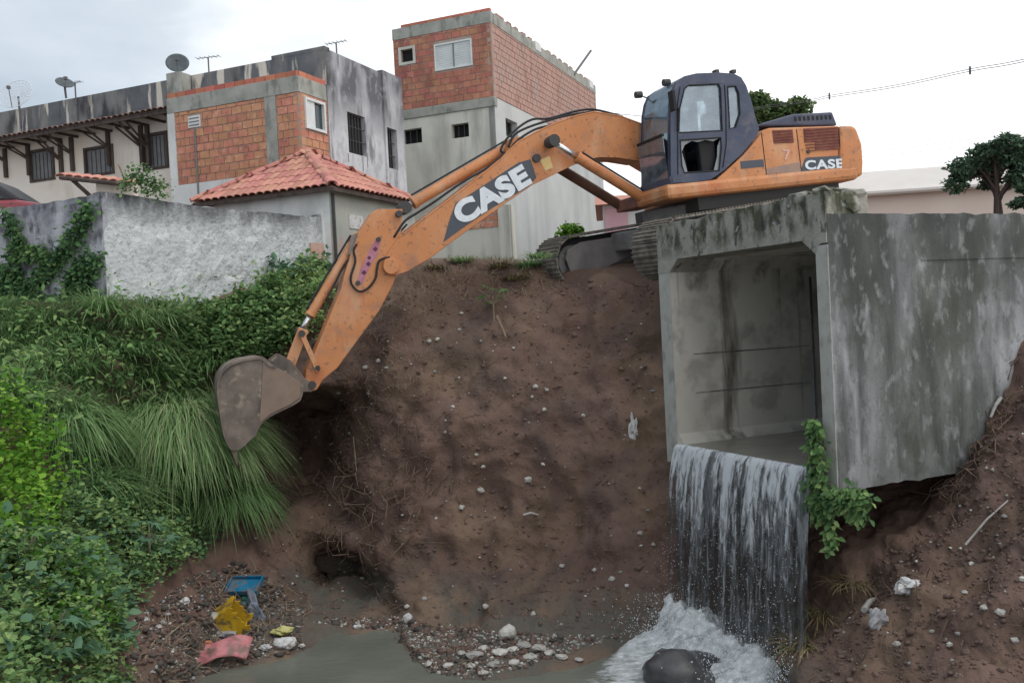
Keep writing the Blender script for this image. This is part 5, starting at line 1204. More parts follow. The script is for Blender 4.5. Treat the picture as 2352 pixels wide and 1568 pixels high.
# wires
def wire(pts, ds, r, label, n_strand=1, spacers=()):
    P_ = smooth_pts([at(a, b, d) for (a, b), d in zip(pts, ds)], 8); e_ = empty('power_line', P_[0], label, 'power line')
    for s in range(n_strand): MB().tube([p - P_[0] + Vector((0, 0, .06 * s)) for p in P_], r, 5).build('cable', M_wire, e_)
    for px, py, d in spacers:
        c = at(px, py, d) - P_[0]; MB().box(c.x - .022, c.x + .022, c.y - .02, c.y + .02, c.z - .10, c.z + .12).build('spacer', M_wire, e_)
wire([(1600, 268), (1843, 236), (1905, 224), (2060, 200), (2228, 164), (2352, 142), (2800, 40)], [34, 31, 30, 27.5, 25, 23, 18], .010, 'twin overhead cable with spacers rising to the right over the hall', 2, [(1905, 222, 30), (2228, 163, 25)])
wire([(1700, 352), (1990, 348), (2150, 330), (2352, 305), (2800, 240)], [45, 42, 40, 37, 30], .008, 'upper faint wire above the beige roof'); wire([(1700, 372), (1990, 360), (2150, 345), (2352, 325), (2800, 260)], [45, 42, 40, 37, 30], .008, 'lower faint wire above the beige roof')
wire([(1200, 290), (1380, 262), (1440, 264), (1600, 280)], [60, 60, 60, 60], .02, 'faint wire crossing the sky left of the cab')

# ------------------------------------------------------------------ vegetation
GRASS = [(-300, 690), (230, 696), (420, 690), (600, 690), (640, 760), (560, 830), (505, 850), (490, 900), (520, 1060), (560, 1130), (575, 1190), (470, 1200), (300, 1170), (130, 1130), (100, 980), (-300, 900)]
CB, CN = scatter([(-300, 705), (230, 712), (420, 705), (590, 705), (625, 760), (545, 820), (490, 850), (460, 900), (470, 1000), (480, 1150), (420, 1190), (300, 1160), (130, 1110), (95, 980), (-300, 900)], 170)
Bs, Os, Ls, Vs, Dr = [], [], [], [], []
for c, cn_ in zip(CB, CN):
    k = int(rng.uniform(120, 260)); a = rng.uniform(0, 2 * np.pi, k); rr = rng.random(k) ** .5 * rng.uniform(.10, .24); L_c = rng.uniform(.45, .95)
    Bs.append(np.stack([c[0] + rr * np.cos(a), c[1] + rr * np.sin(a), np.full(k, c[2] - .03)], -1)); Os.append(np.stack([np.cos(a) * .6, np.sin(a) * .6, rng.uniform(.7, 2.2, k)], -1) + rng.normal(size=(k, 3)) * .40 + cn_ * .35)
    Ls.append(L_c * rng.uniform(.6, 1.1, k)); Vs.append(np.clip(rng.beta(2, 2, k) * .8 + rng.uniform(-.12, .32), 0, 1)); Dr.append(rng.uniform(.3, 1.3, k))
B2, N2 = scatter(GRASS, 30000); Bs.append(B2); D2 = N2 * .5 + rng.normal(size=B2.shape) * .6; D2[:, 2] = np.abs(D2[:, 2]) + .7; Os.append(D2); cl2 = np.array([noise.noise(Vector(p) * 1.8) for p in B2])
Ls.append(np.clip(.50 + .2 * cl2 + rng.normal(size=len(B2)) * .10, .2, .9)); Vs.append(np.clip(.4 + .5 * cl2 + rng.normal(size=len(B2)) * .2, 0, 1)); Dr.append(rng.uniform(.4, 1.3, len(B2)))
B = np.concatenate(Bs); D0 = np.concatenate(Os); Ln = np.concatenate(Ls); bx, by = project(B)
Ln *= np.clip((by - 660) / 60, .5, 1) * np.clip((565 - bx) / 110, .42, 1)
blades('tall_grass', B, D0, Ln, rng.uniform(.010, .024, len(B)), M_grass, droop=np.concatenate(Dr), var=np.concatenate(Vs))['kind'] = 'stuff'
# the drooping mound of long pale grass left of the bucket
mc = on_ground(410, 1090); n = 6500; a = rng.uniform(0, 2 * np.pi, n); rr = rng.random(n) ** .5 * .75
B = np.stack([mc.x + rr * np.cos(a), mc.y + rr * np.sin(a) * .8, np.full(n, mc.z + .35)], -1); B[:, 2] += .35 * (1 - (rr / .75) ** 2) + .25
out = np.stack([np.cos(a), np.sin(a), np.full(n, .75)], -1) + rng.normal(size=(n, 3)) * .60 + np.array([.15, -.25, 0])
blades('grass_tussock', B, out, rng.uniform(.55, 1.3, n), rng.uniform(.009, .019, n), M_grass, droop=rng.uniform(.9, 2.0, n), var=np.clip(rng.beta(2.5, 2, n) + .08, 0, 1))
tag(bpy.data.objects['grass_tussock'], 'big drooping tussock of long pale grass just left of the bucket', 'grass tussock')
# fringe of grass hanging over the edge beside the bucket
for nm, (cx, cy), k, lab in (('grass_tussock', (520, 1165), 1500, 'grass tussock hanging over the bank edge below the bucket'), ('grass_tussock', (150, 1000), 2200, 'grass tussock low on the slope above the bright green creeper')):
    mc = on_ground(cx, cy); a = rng.uniform(0, 2 * np.pi, k); rr = rng.random(k) ** .5 * .4
    B = np.stack([mc.x + rr * np.cos(a), mc.y + rr * np.sin(a) * .8, np.full(k, mc.z + .18)], -1); out = np.stack([np.cos(a), np.sin(a), np.full(k, .8)], -1) + rng.normal(size=(k, 3)) * .5
    tag(blades(nm, B, out, rng.uniform(.4, .85, k), rng.uniform(.010, .02, k), M_grass, droop=rng.uniform(1.2, 2, k), var=np.clip(rng.beta(2.2, 2.5, k), 0, 1)), lab, 'grass tussock')
def leaf_patch(name, poly, n, L0, W0, m, h, label=None, cat=None, kind=None, bias=0, hang=.15, stems=True, clump=0.6):
    B, N_ = scatter(poly, n); hh = np.array([max(.12, .55 + .9 * noise.noise(Vector(p) * 1.6) + clump * noise.noise(Vector(p) * 4.5)) for p in B]) * h
    C = B + (N_ * .7 + np.array([0, 0, .7])) * (hh * rng.random(n) ** .45)[:, None] + rng.normal(size=B.shape) * .03
    o = leaves(name, C, L0, W0, m, None, hang, out=N_ * .6 + np.array([0, -.2, .2]), varbias=bias); tag(o, label, cat, kind=kind); return o
leaf_patch('leafy_bush', [(430, 720), (560, 700), (640, 690), (700, 730), (690, 800), (640, 835), (520, 838), (470, 830), (420, 770)], 9000, .10, .06, M_leaf, .55, 'dense dark leafy bush on the bank behind the bucket', 'bush', bias=.14)
leaf_patch('leafy_bush', [(580, 690), (650, 650), (760, 625), (770, 700), (720, 800), (650, 820), (600, 760)], 6500, .10, .06, M_leaf, .45, 'yellow green bush between the whitewashed wall and the arm', 'bush', bias=.5)
leaf_patch('leafy_bush', [(620, 650), (680, 625), (765, 622), (765, 655), (700, 665)], 1500, .13, .10, M_leaft, .35, 'broad leaved plant against the foot of the wall end post', 'bush')
leaf_patch('leafy_weeds', [(0, 730), (230, 735), (520, 700), (560, 780), (470, 860), (430, 1000), (300, 1120), (100, 1050), (0, 930)], 2600, .11, .05, M_leaf, .5, kind='stuff', bias=.25)
leaf_patch('weeds_by_wall', [(240, 690), (420, 680), (620, 660), (640, 700), (440, 715), (250, 715)], 1500, .09, .05, M_leaf, .4, kind='stuff', bias=.3)
leaf_patch('creeper_mound', [(-300, 930), (40, 990), (100, 1040), (125, 1200), (70, 1330), (-300, 1330)], 9000, .075, .055, M_leafb, .6, 'bright yellow green creeper mound at the left edge', 'creeper', clump=.9)
leaf_patch('ground_cover', [(-300, 1290), (90, 1250), (130, 1180), (300, 1180), (440, 1230), (430, 1300), (330, 1380), (270, 1440), (285, 1580), (300, 1700), (-300, 1700)], 24000, .066, .040, M_leaf, .45, kind='stuff', bias=.24)
leaf_patch('broad_weeds', [(-100, 1320), (130, 1250), (330, 1230), (400, 1300), (290, 1420), (270, 1568), (0, 1640)], 1500, .12, .085, M_leaft, .42, kind='stuff', bias=0)
leaf_patch('ground_weeds', [(100, 1120), (480, 1190), (520, 1230), (450, 1290), (330, 1240), (120, 1210)], 4500, .06, .035, M_leafd, .3, kind='stuff')
leaf_patch('bright_weeds', [(60, 1380), (180, 1360), (250, 1450), (190, 1530), (60, 1500)], 1700, .07, .03, M_leafb, .45, kind='stuff', bias=-.2)
# palmate plants
def palmate_leaf_mesh(m):
    V = [(0, 0, 0)]; n = 7
    for k in range(n):
        a = R(-120 + 240 * k / (n - 1)); L = 1 - .35 * abs(k - 3) / 3
        for da, q, z in ((-.17, .55, .02), (0, 1, -.14), (.17, .55, .02)): V.append((math.sin(a + da) * L * q, math.cos(a + da) * L * q, z))
        if k < n - 1: a2 = R(-120 + 240 * (k + .5) / (n - 1)); V.append((math.sin(a2) * .34, math.cos(a2) * .34, .03))
    F = [(0, i, i + 1) for i in range(1, len(V) - 1)]; me = bpy.data.meshes.new('palmate_leaf'); me.from_pydata(V, [], F); me.materials.append(m)
    at_ = me.attributes.new('var', 'FLOAT', 'POINT'); at_.data.foreach_set('value', [.5] * len(V)); return me
pme = palmate_leaf_mesh(M_leaft); pmg = palmate_leaf_mesh(M_leaf); pmb = palmate_leaf_mesh(M_leafb)
def palm_plant(px, py, n, size, h, label, me_=None, spread=.5):
    b = on_ground(px, py); e_ = empty('broadleaf_plant', b, label, 'plant'); st = MB(); st.tube([(0, 0, -.05), (0, 0, h * .7)], .014, 6)
    for k in range(n):
        a = k * 2.4; r = spread * (.35 + .65 * random.random()) * size * 3; z = h * (.4 + .6 * random.random()); p = Vector((math.cos(a) * r, math.sin(a) * r, z)); st.tube([(0, 0, h * .45), p], .006, 4)
        inst('leaf', me_ or pme, e_, p, (R(random.uniform(-35, 5)), R(random.uniform(-25, 25)), a - R(90)), (size * random.uniform(.7, 1.2),) * 3)
    st.build('stem', M_dry, e_); return e_
palm_plant(345, 1290, 9, .17, .5, 'teal green broadleaf plant beside the dark hollow near the debris')
palm_plant(400, 1310, 7, .15, .4, 'broadleaf plant with drooping leaves closest to the bare debris bank')
palm_plant(235, 1560, 9, .17, .45, 'broadleaf plant at the bottom edge next to the water and debris')
palm_plant(110, 1545, 9, .2, .5, 'large dull green broadleaf plant in the bottom left corner')
palm_plant(60, 1330, 7, .15, .5, 'broadleaf plant just under the bright green creeper mound', pmg)
palm_plant(1135, 735, 9, .15, .55, 'lone broadleaf seedling growing halfway up the bare earth bank', pmg)
palm_plant(700, 655, 8, .18, .5, 'broadleaf plant in front of the peeled patch of the wall')
b = on_ground(1150, 760); MB().tube([b + Vector((-.05, -.05, .25)), b + Vector((.1, -.12, -.15)), b + Vector((.2, -.2, -.55))], .018, 6).build('fallen_stem', M_dry, label='bare pale stem leaning down from the seedling on the bank', cat='stick')
# vine on the left wall
def vine_on(fr, y, path, w_, n, name, label, m, L0=.085, axis=1, cat='vine', h=.12, sgn_=-1):
    C = []
    for i in range(len(path) - 1):
        (a0, b0), (a1, b1) = path[i], path[i + 1]; k = int(n / (len(path) - 1)); t = rng.random(k); px = a0 + (a1 - a0) * t + rng.normal(size=k) * w_; py = b0 + (b1 - b0) * t + rng.normal(size=k) * w_
        for u, v in zip(px, py):
            q = fr.hit(u, v, axis, y); 
            if axis == 1: q.y += sgn_ * random.random() * h
            else: q.x += sgn_ * random.random() * h
            C.append(tuple(fr.M @ q))
    return tag(leaves(name, np.array(C), L0, L0 * .75, m, None, .5, out=np.array([[0, -.6, 0]]).repeat(len(C), 0)), label, cat)
V1 = dict(fr=WLF, y=-.03)
vine_on(WLF, -.03, [(28, 485), (45, 560), (40, 640), (60, 700)], 9, 620, 'vine', 'vine climbing straight up the far left of the blotched wall', M_leafd)
vine_on(WLF, -.03, [(212, 470), (185, 530), (140, 590), (100, 640), (50, 680)], 10, 1000, 'vine', 'vine running diagonally down the blotched wall from its corner', M_leafd)
vine_on(WLF, -.03, [(30, 590), (80, 575), (140, 600)], 11, 460, 'vine', 'vine crossing the blotched wall between the other two vines', M_leaf)
vine_on(WLF, -.03, [(215, 590), (200, 620), (170, 650), (210, 690), (120, 700)], 15, 1300, 'vine', 'bushy vine at the foot of the wall corner', M_leafd)
vine_on(WLF, -.03, [(-80, 620), (0, 640), (40, 690), (100, 720), (0, 700)], 20, 2600, 'vine', 'thick dark vine piled against the foot of the wall at far left', M_leafd)
vine_on(WRF, -.02, [(285, 425), (310, 400), (340, 425), (370, 440)], 13, 520, 'shrub', 'weeds sprouting from the top of the wall near its corner', M_leaf, .06, cat='weed')
a = WRF.M @ WRF.hit(290, 440, 1, .1); b = WRF.M @ WRF.hit(272, 378, 1, .1); tag(MB().tube([a, a.lerp(b, .5) + Vector((.03, 0, 0)), b], .012, 5).build('dry_flower_stalk', M_dry), 'dry flower stalk standing on the wall top', 'stalk')
# grass and weeds on the bank crest
def tuft(px, py, n, L, m, label, up=.8, w_=.014, name='grass_tuft', r=.18, bias=0):
    b = on_ground(px, py); a = rng.uniform(0, 6.28, n); rr = rng.random(n) * r; B = np.stack([b.x + rr * np.cos(a), b.y + rr * np.sin(a), np.full(n, b.z - .02)], -1)
    D = np.stack([np.cos(a) * .6, np.sin(a) * .6, np.full(n, up)], -1) + rng.normal(size=(n, 3)) * .2
    return tag(blades(name, B, D, rng.uniform(.5, 1, n) * L, np.full(n, w_), m, droop=rng.uniform(.3, 1, n), var=np.clip(rng.random(n) + bias, 0, 1)), label, 'grass tuft')
tuft(1062, 600, 260, .32, M_grass, 'green grass tuft on the bank crest below the boom lettering', bias=.2)
tuft(1150, 612, 300, .3, M_dryg, 'dry grass tuft in the middle of the bank crest'); tuft(1215, 612, 380, .36, M_grass, 'grey green grass tuft just left of the far track', bias=-.1); tuft(1185, 640, 300, .3, M_dryg, 'dry grass tuft hanging below the crest left of the track')
tuft(1240, 590, 160, .25, M_grass, 'small grass tuft touching the front of the far track'); tuft(1000, 615, 200, .22, M_dryg, 'small dry tuft on the crest beside the arm joint')
tuft(1890, 1400, 260, .40, M_dryg, 'yellowed grass clump on the right bank beside the falling water', .3, .012, r=.3); tuft(1855, 1470, 260, .4, M_dryg, 'yellowed grass clump at the water edge below the fall', .2, .012, r=.25); tuft(1960, 1330, 150, .3, M_dryg, 'dry grass wisps below the hanging plant', .2, .01, r=.25)
b = at(1310, 528, 16.6); n = 420; g_ = norm(rng.normal(size=(n, 3))) * rng.random((n, 1)) ** .5 * np.array([.24, .2, .17]) + np.array([b.x, b.y, b.z - .05])
tag(leaves('bright_shrub', g_, .11, .06, M_leafb, None, 0), 'bright green shrub peeping over the far track', 'shrub'); MB().tube([(b.x, b.y, PL - .1), (b.x, b.y, b.z)], .02, 6).build('shrub_stem', M_dry, bpy.data.objects['bright_shrub'])
# plant hanging from the culvert's right jamb
C = []
for (a0, b0), (a1, b1), k, s in (((1868, 965), (1880, 1120), 330, 9), ((1875, 1100), (1885, 1180), 260, 14), ((1885, 1140), (1990, 1150), 330, 13), ((1898, 1160), (1912, 1262), 150, 7), ((1950, 1130), (1970, 1180), 120, 14)):
    t = rng.random(k)
    for u, v in zip(a0 + (a1 - a0) * t + rng.normal(size=k) * s, b0 + (b1 - b0) * t + rng.normal(size=k) * s):
        q = BF.hit(u, v, 0, -.05 - random.random() * .12); C.append(tuple(BOXM @ q))
hp = leaves('hanging_creeper', np.array(C), .085, .05, M_leaf, None, .6, out=np.array([[-.5, -.5, 0]]).repeat(len(C), 0), varbias=.12); tag(hp, 'green creeper hanging from the right jamb of the culvert mouth', 'creeper')
MB().tube([BOXM @ BF.hit(a, b, 0, -.04) for a, b in ((1868, 960), (1876, 1060), (1882, 1150), (1905, 1255))], .008, 5).build('stem', M_dry, hp)

# ------------------------------------------------------------------ roots, clods, stones
BANK = [(620, 980), (760, 740), (900, 640), (1300, 640), (1500, 650), (1510, 1000), (1530, 1380), (1440, 1450), (900, 1410), (650, 1440), (560, 1300), (600, 1150)]
RBANK = [(1870, 1500), (2000, 1300), (2180, 1150), (2352, 860), (2450, 800), (2450, 1620), (1800, 1620)]
DEB = [(280, 1440), (440, 1320), (560, 1290), (700, 1400), (690, 1490), (440, 1560), (300, 1620)]
SHORE = [(700, 1425), (900, 1415), (1150, 1450), (1420, 1460), (1300, 1500), (1100, 1560), (880, 1545), (880, 1450)]
def rocks(name, regs, r0, r1, m, flat=.7, sink=.0, pw=2.):
    bm = bmesh.new(); bmesh.ops.create_icosphere(bm, subdivisions=1, radius=1); bm.verts.ensure_lookup_table(); tv = np.array([v.co[:] for v in bm.verts]); tf = np.array([[v.index for v in f.verts] for f in bm.faces]); bm.free()
    B = np.concatenate([scatter(p, k)[0] for p, k in regs]); n = len(B); r = (r0 + (r1 - r0) * rng.random(n) ** pw)[:, None, None]
    V = tv[None] * (1 + rng.normal(size=(n, len(tv), 1)) * .22) * r * rng.uniform(.6, 1.3, (n, 1, 3)); V[:, :, 2] *= flat
    V = V + B[:, None]; F = tf[None] + (np.arange(n) * len(tv))[:, None, None]; o = np_mesh(name, V.reshape(-1, 3), F.reshape(-1, 3), m); o['kind'] = 'stuff'; return o
rocks('soil_crumbs', [(BANK, 5200), (RBANK, 3200)], .005, .028, M_clod, pw=2.5)
rocks('soil_clods', [(BANK, 1500), (RBANK, 350), (DEB, 1800), (SHORE, 1200)], .006, .050, M_clod, pw=3)
rocks('pale_grit', [(BANK, 210), (RBANK, 60), (DEB, 240), (SHORE, 900)], .006, .026, M_stone, pw=2.5)
rocks('grey_grit', [(BANK, 300), (RBANK, 100), (DEB, 500), (SHORE, 900)], .008, .035, M_stoneg, pw=2.5)
rocks('white_litter', [(DEB, 70), (SHORE, 60), (BANK, 30)], .008, .026, M_plw, flat=.35)
rocks('grey_litter', [(DEB, 130)], .01, .05, M_plgr, flat=.35)
rocks('dark_litter', [(DEB, 1100), (SHORE, 350)], .01, .07, mat('wet_debris', (.05, .045, .04), (.09, .08, .07), 9, .7), flat=.5)
rocks('blue_litter', [(DEB, 26)], .01, .035, M_plg, flat=.35); rocks('red_litter', [(DEB, 18)], .008, .03, M_plr, flat=.35)
def twigs(name, poly, n, L, r, m, dirb=(0, 0, 0)):
    B, N_ = scatter(poly, n); mb = MB()
    for p, q in zip(B, N_):
        t = Vector(np.cross(q, rng.normal(size=3))).normalized() + Vector(dirb); t.normalize(); l = L * random.uniform(.3, 1); p = Vector(p) + Vector(q) * .02; k = Vector(rng.normal(size=3)) * l * .15
        mb.tube([p, p + t * l * .5 + k + Vector(q) * .05, p + t * l], [r, r * .8, r * .4], 4, False)
    return mb.build(name, m, kind='stuff', fix=False)
twigs('bank_roots', [(760, 1080), (1000, 1050), (1080, 1150), (960, 1260), (760, 1270), (700, 1150)], 170, .55, .009, M_root, (-.5, 0, -.5))
twigs('bank_twigs', BANK, 420, .32, .006, M_root); twigs('crest_twigs', [(930, 620), (1290, 620), (1290, 690), (930, 700)], 700, .3, .006, M_dry)
Bc, Nc = scatter([(925, 612), (1060, 592), (1290, 596), (1290, 660), (1200, 680), (1000, 650), (930, 640)], 1900)
blades('crest_litter_grass', Bc, rng.normal(size=Bc.shape) * .8 + np.array([0, -.2, .5]), rng.uniform(.08, .28, len(Bc)), np.full(len(Bc), .009), M_dryg, droop=rng.uniform(.3, 1.5, len(Bc)), var=rng.random(len(Bc)))['kind'] = 'stuff'
Bc, Nc = scatter([(925, 612), (1060, 592), (1290, 596), (1290, 640), (1200, 650), (1000, 635), (930, 630)], 700)
blades('crest_grass', Bc, rng.normal(size=Bc.shape) * .7 + np.array([0, -.2, .7]), rng.uniform(.08, .24, len(Bc)), np.full(len(Bc), .010), M_grass, droop=rng.uniform(.3, 1.5, len(Bc)), var=rng.random(len(Bc)) * .8)['kind'] = 'stuff'
twigs('slope_straw', [(770, 760), (930, 650), (1010, 700), (960, 900), (800, 910)], 260, .22, .0045, M_dry); twigs('slope_roots', [(760, 900), (1000, 880), (1020, 1060), (800, 1080)], 130, .4, .006, M_root)
twigs('debris_twigs', DEB, 190, .35, .007, M_dry); twigs('right_bank_twigs', RBANK, 130, .35, .005, M_root, (-.5, 0, -.4)); twigs('wall_foot_roots', [(2130, 1180), (2200, 1040), (2300, 850), (2360, 800), (2330, 950), (2200, 1150)], 120, .4, .009, M_root, (-.3, 0, -.6))
twigs('shore_twigs', SHORE, 140, .25, .005, M_root)
def stone(px, py, r, m, label, group=None, name='stone', flat=.7, seed=0, cat='stone'):
    p = on_ground(px, py); b = MB(); b.blob((0, 0, 0), (r, r * .8, r * flat), seed, .3, 2, 1.2)
    return b.build(name, m, M=Matrix.Translation(p + Vector((0, -r * .3, r * .25))) @ Matrix.Rotation(seed * 1.3, 4, 'Z'), label=label, cat=cat, group=group)
BANK_L = ['pale oblong stone mid bank, upper of a slanting pair', 'pale oblong stone mid bank, lower left of a slanting pair', 'pale stone right of the slanting pair in mid bank', 'largest pale stone of the loose cluster below the lone seedling', 'small pale stone topping the loose cluster on its right', 'smallest pale stone at the left of the loose cluster', 'pale stone at the bottom of the loose cluster below the seedling', 'pale stone right of the arm, left one of two touching', 'small pale stone on the bank above two oblong stones', 'pale stone alone between the loose cluster and the short stick', 'small pale stone just above the slanting oblong pair', 'pale stone near the shore directly above the grey boulder', 'pale stone at the bank foot above the white upright block', 'pale stone right of the arm, right one of two touching', 'pale stone just right of the bucket pin', 'pale stone nearest the lower end of the orange arm', 'lone pale stone on the bank between arm and loose cluster', "pale stone near the waterfall's left edge, halfway down", 'pale stone low on the bank, first of a row of three towards the fall', 'pale stone low on the bank, middle of the row of three', 'pale stone low on the bank, last of the row of three by the fall', 'pale stone touching the left edge of the waterfall', 'lone pale stone left of the hanging white plastic', 'pale stone left of the loose cluster below the seedling', 'pale stone low on the bank above the shore heap', 'pale stone at the foot of the bank right of the grey boulder', "small pale stone beside the seedling's leaves", 'small pale stone near the bank crest under the boom']
for i, (px, py, r) in enumerate([(1105, 1127, .06), (1060, 1166, .055), (1213, 1102, .055), (1230, 890, .05), (1256, 896, .035), (1222, 912, .03), (1250, 942, .045), (985, 785, .045), (1095, 1045, .035), (1247, 1067, .035), (1110, 1072, .035), (1115, 1393, .05), (935, 1393, .04),
        (1005, 780, .04), (870, 830, .045), (840, 845, .05), (1040, 935, .035), (1470, 1225, .04), (1365, 1310, .04), (1405, 1330, .045), (1440, 1345, .035), (1500, 1250, .035), (1340, 955, .035), (1160, 870, .035), (1290, 1300, .04), (1225, 1410, .04), (1180, 800, .03), (1060, 720, .03)]):
    stone(px, py, r, M_stone, BANK_L[i], 'pale stones in the earth bank', seed=i)
RB_L = ['left stone of two beside the culvert side slope, right of the plastic bags', 'right stone of two lying right of the plastic bags', 'small pale stone cut near the right edge of the slope', 'small pale stone between the white bag and the stone pair', 'pale stone low on the right slope below the stone pair', 'pale stone low on the right slope under the grey bag', 'pale stone in the bottom right corner of the slope', 'small pale stone just above the white bag on the slope', 'small pale stone below and right of the white bag', 'small pale stone below the long thin pale stick']
for i, (px, py, r) in enumerate([(2258, 1396, .045), (2296, 1407, .05), (2346, 1330, .04), (2215, 1360, .035), (2180, 1480, .04), (2060, 1480, .05), (2330, 1470, .04), (2105, 1290, .03), (2140, 1450, .03), (2230, 1295, .035)]):
    stone(px, py, r * .8, M_stone, RB_L[i], 'pale stones on the right slope', seed=i + 40)
stone(1166, 1456, .125, M_stone, 'large smooth pale grey boulder on the stream shore', name='boulder', flat=.65, seed=3)
SH_L = ["grey flat stone left of the shore heap's centre", 'pale stone directly below the big smooth boulder', 'largest flat pale stone in the middle of the shore heap', 'pale flat stone touching the right of the largest one', 'grey flat stone at the top of the shore heap', "wide pale stone at the right of the shore heap's top", 'pale stone ending the right side of the shore heap', 'pale stone under the wide one in the shore heap', 'grey stone at the water edge below the shore heap', 'pale stone at the water edge, lower left of the heap', 'pale stone apart on the left between heap and pool', 'small pale stone left again towards the pool', "grey stone at the pool's right edge, bottom one", "pale stone at the pool's right edge, upper one", 'small pale stone between the heap and the foam', 'pale stone in the front row of the shore heap', "small grey stone at the heap's upper left", 'pale stone lowest in the front row at the water', 'small pale stone in the front row near the pool', 'small pale stone closest to the white foam', 'small grey stone farthest left at the pool corner']
for i, (px, py, r) in enumerate([(1090, 1505, .10), (1110, 1488, .07), (1148, 1500, .11), (1178, 1492, .08), (1205, 1483, .09), (1235, 1490, .10), (1260, 1500, .07), (1215, 1510, .09), (1135, 1525, .08), (1080, 1530, .07), (1030, 1528, .07), (985, 1525, .06), (925, 1545, .07), (895, 1532, .06), (1290, 1508, .07), (1180, 1522, .07), (1060, 1500, .06), (1110, 1545, .06), (1010, 1545, .05), (1330, 1515, .05), (890, 1515, .05)]):
    stone(px, py, r, M_stone if i % 4 else M_stoneg, SH_L[i], 'pale stones along the stream edge', flat=.34, seed=i + 70)
# dark wet rock in the foam
p = at(1560, 1540, 9.9); MB().blob((0, 0, 0), (.46, .34, .24), 5, .3, 3, 1.1).build('wet_rock', M_wetrock, smooth=True, M=Matrix.Translation((p.x - .02, p.y, .10)) @ Matrix.Rotation(.15, 4, 'Y'), label='rounded dark wet boulder in the white foam', cat='boulder')
# litter
def rag(name, px, py, r, m, label, cat, amp=.45, seed=0, up=.0, sub=3, rot=0, sc=1.8):
    p = on_ground(px, py); b = MB(); b.blob((0, 0, 0), r, seed, amp, sub, sc); return b.build(name, m, M=Matrix.Translation(p + Vector((0, -.04, up))) @ Matrix.Rotation(rot, 4, 'Y'), label=label, cat=cat)
rag('rag', 1454, 990, (.055, .04, .20), M_plw, 'torn white plastic hanging on the earth left of the culvert', 'plastic scrap', seed=2)
rag('plastic_bag', 2085, 1352, (.125, .09, .085), M_plw, 'crumpled white plastic bag on the right slope', 'plastic bag', seed=5, up=.03)
rag('plastic_bag', 2012, 1425, (.07, .06, .11), M_plgr, 'crumpled grey plastic bag below the white one', 'plastic bag', seed=8, up=.02, rot=.5)
rag('plastic_bag', 655, 1482, (.15, .11, .07), M_plw, 'white plastic bag at the water edge under yellow scraps', 'plastic bag', seed=3, amp=.2, up=.05)
rag('plastic_scrap', 650, 1460, (.11, .08, .05), mat('dull_yellow', (.42, .40, .12), (.5, .48, .25), 9, .7), 'dull yellow scrap lying on the white bag', 'plastic scrap', seed=4, up=.08)
rag('plastic_scrap', 612, 1487, (.07, .05, .03), M_plw, 'small white scrap left of the white bag', 'plastic scrap', seed=6, up=.02)
rag('plastic_scrap', 695, 1483, (.04, .03, .02), M_plw, 'tiny white scrap right of the white bag', 'plastic scrap', seed=6, up=.02)
rag('cloth', 590, 1410, (.075, .06, .24), M_plg, 'grey blue cloth draped down between the yellow tub and twigs', 'cloth', seed=9, up=.05, rot=-.25)
rag('rag', 572, 1380, (.10, .06, .06), M_teal, 'small green rag under the blue tray', 'cloth', seed=1, up=.02)
rag('tarpaulin', 515, 1455, (.17, .12, .06), M_plgr, 'grey tarpaulin scrap left of the yellow tub', 'tarpaulin', seed=12, up=.03)
rag('concrete_chunk', 487, 1420, (.15, .10, .085), M_stoneg, 'grey concrete lump left of the broken yellow tub', 'rubble', amp=.18, seed=13, up=.02, sub=2, sc=1.0)
rag('polystyrene', 428, 1381, (.055, .04, .04), M_plw, 'white polystyrene lump at the top of the debris bank', 'polystyrene', seed=14, up=.02)
rag('polystyrene', 341, 1424, (.03, .03, .03), M_plw, 'tiny white polystyrene bit nearest the left greenery', 'polystyrene', seed=15, up=.01); rag('polystyrene', 368, 1438, (.035, .025, .025), M_plw, 'tiny white polystyrene bit right of the leftmost one', 'polystyrene', seed=16, up=.01)
rag('polystyrene', 938, 1422, (.07, .05, .075), M_plw, 'white upright block where bank meets shore', 'polystyrene', amp=.15, seed=17, up=.03, sub=2)
rag('plastic_scrap', 820, 1437, (.05, .04, .02), M_plw, 'flat white scrap on the dark shore left of the white block', 'plastic scrap', seed=18, up=.01)
rag('orange_scrap', 478, 1478, (.06, .05, .035), mat('orange_scrap', (.45, .17, .09), rough=.7), 'small orange scrap above the red panel', 'plastic scrap', seed=19, up=.02)
# blue tray
p = on_ground(567, 1362); T = Matrix.Translation(p + Vector((0, -.08, .12))) @ Matrix.Rotation(R(-8), 4, 'Z') @ Matrix.Rotation(R(28), 4, 'X')
tr = empty('blue_tray', T, 'bright blue plastic tray half buried at the top of the litter', 'plastic tray')
MB().box(-.21, .21, -.13, .13, -.01, .01).build('base', M_plb, tr); MB().box(-.215, .215, -.15, -.13, -.02, .06).box(-.215, .215, .13, .15, -.02, .06).box(-.23, -.21, -.15, .15, -.02, .06).box(.21, .23, -.15, .15, -.02, .06).build('rim', M_plb, tr, bevel=.01)
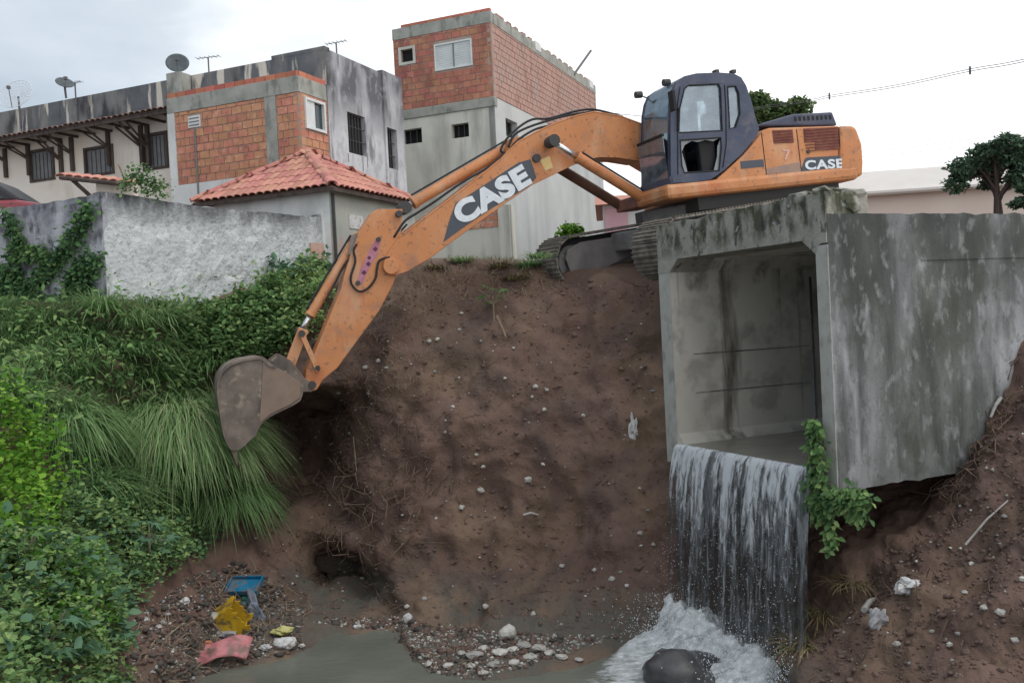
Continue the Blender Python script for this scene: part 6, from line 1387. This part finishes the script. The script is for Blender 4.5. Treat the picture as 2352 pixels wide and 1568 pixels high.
# yellow tub, broken: open box with jagged edge
p = on_ground(545, 1440); T = Matrix.Translation(p + Vector((0, -.10, .16))) @ Matrix.Rotation(R(25), 4, 'Z') @ Matrix.Rotation(R(52), 4, 'Y') @ Matrix.Rotation(R(20), 4, 'X')
tu = empty('yellow_tub', T, 'broken yellow plastic tub with a jagged edge in the litter pile', 'plastic tub')
jag = [(-.2, -.16), (.2, -.16)] + [(.2 - .4 * k / 10, .12 + (.015 if k % 2 else -.02) + random.uniform(-.02, .02)) for k in range(11)]
MB().prism([jag], lambda u, v, w_: (u, w_, v), -.16, -.145).build('side', M_ply, tu); MB().prism([jag], lambda u, v, w_: (u, w_, v), .13, .145).build('side', M_ply, tu)
MB().box(-.2, .2, -.145, .13, -.16, -.145).build('base', M_ply, tu); MB().box(-.2, -.185, -.145, .13, -.145, .14).build('end', M_ply, tu); MB().box(.185, .2, -.145, .13, -.145, .02).build('end', M_ply, tu)
# red panel
p = on_ground(508, 1506); nu = 14; vv = []
for j in range(8):
    for i in range(nu + 1):
        u = -.33 + .66 * i / nu; v = -.13 + .26 * j / 7; vv.append((u + .08 * (j / 7), v + .02 * math.sin(u * 12), .05 * math.sin(u * 7 + 1) + .04 * noise.noise(Vector((u * 6, v * 6, 2))) + .1 * (v + .1)))
b = MB().add(vv, [(j * (nu + 1) + i, j * (nu + 1) + i + 1, (j + 1) * (nu + 1) + i + 1, (j + 1) * (nu + 1) + i) for j in range(7) for i in range(nu)])
o = b.build('red_panel', M_plr, M=Matrix.Translation(p + Vector((.0, -.1, .10))) @ Matrix.Rotation(R(12), 4, 'Z') @ Matrix.Rotation(R(35), 4, 'X'), label='faded red plastic panel bent at the water edge', cat='plastic panel', smooth=True, fix=False); s = o.modifiers.new('s', 'SOLIDIFY'); s.thickness = .012
# sticks
def stick(p0, p1, r, label, m=M_dry, up=.05):
    a, b = on_ground(*p0, up), on_ground(*p1, up); c = a.lerp(b, .5) + Vector((0, 0, .03)); return MB().tube([a, c, b], [r, r * .9, r * .6], 7).build('stick', m, label=label, cat='stick')
stick((300, 1560), (420, 1440), .014, 'long bare stick leaning on the debris bank by the greenery'); stick((330, 1530), (372, 1460), .01, 'thin stick just left of the long leaning one')
stick((1203, 1190), (1237, 1190), .016, 'short pale straight stick lying on the lower bank', M_stone); stick((2218, 1262), (2316, 1160), .012, 'long thin pale stick on the right slope', M_stone); stick((1985, 1412), (2012, 1385), .03, 'short pale board above the grey bag', M_stoneg)
stick((2300, 930), (2276, 975), .022, 'pale bent branch beside the culvert wall at right', M_stoneg, .08); stick((760, 1245), (860, 1262), .012, 'thin horizontal branch across the bank under the hollow'); stick((812, 1010), (822, 1120), .01, 'thin upright twig right of the bucket hollow')
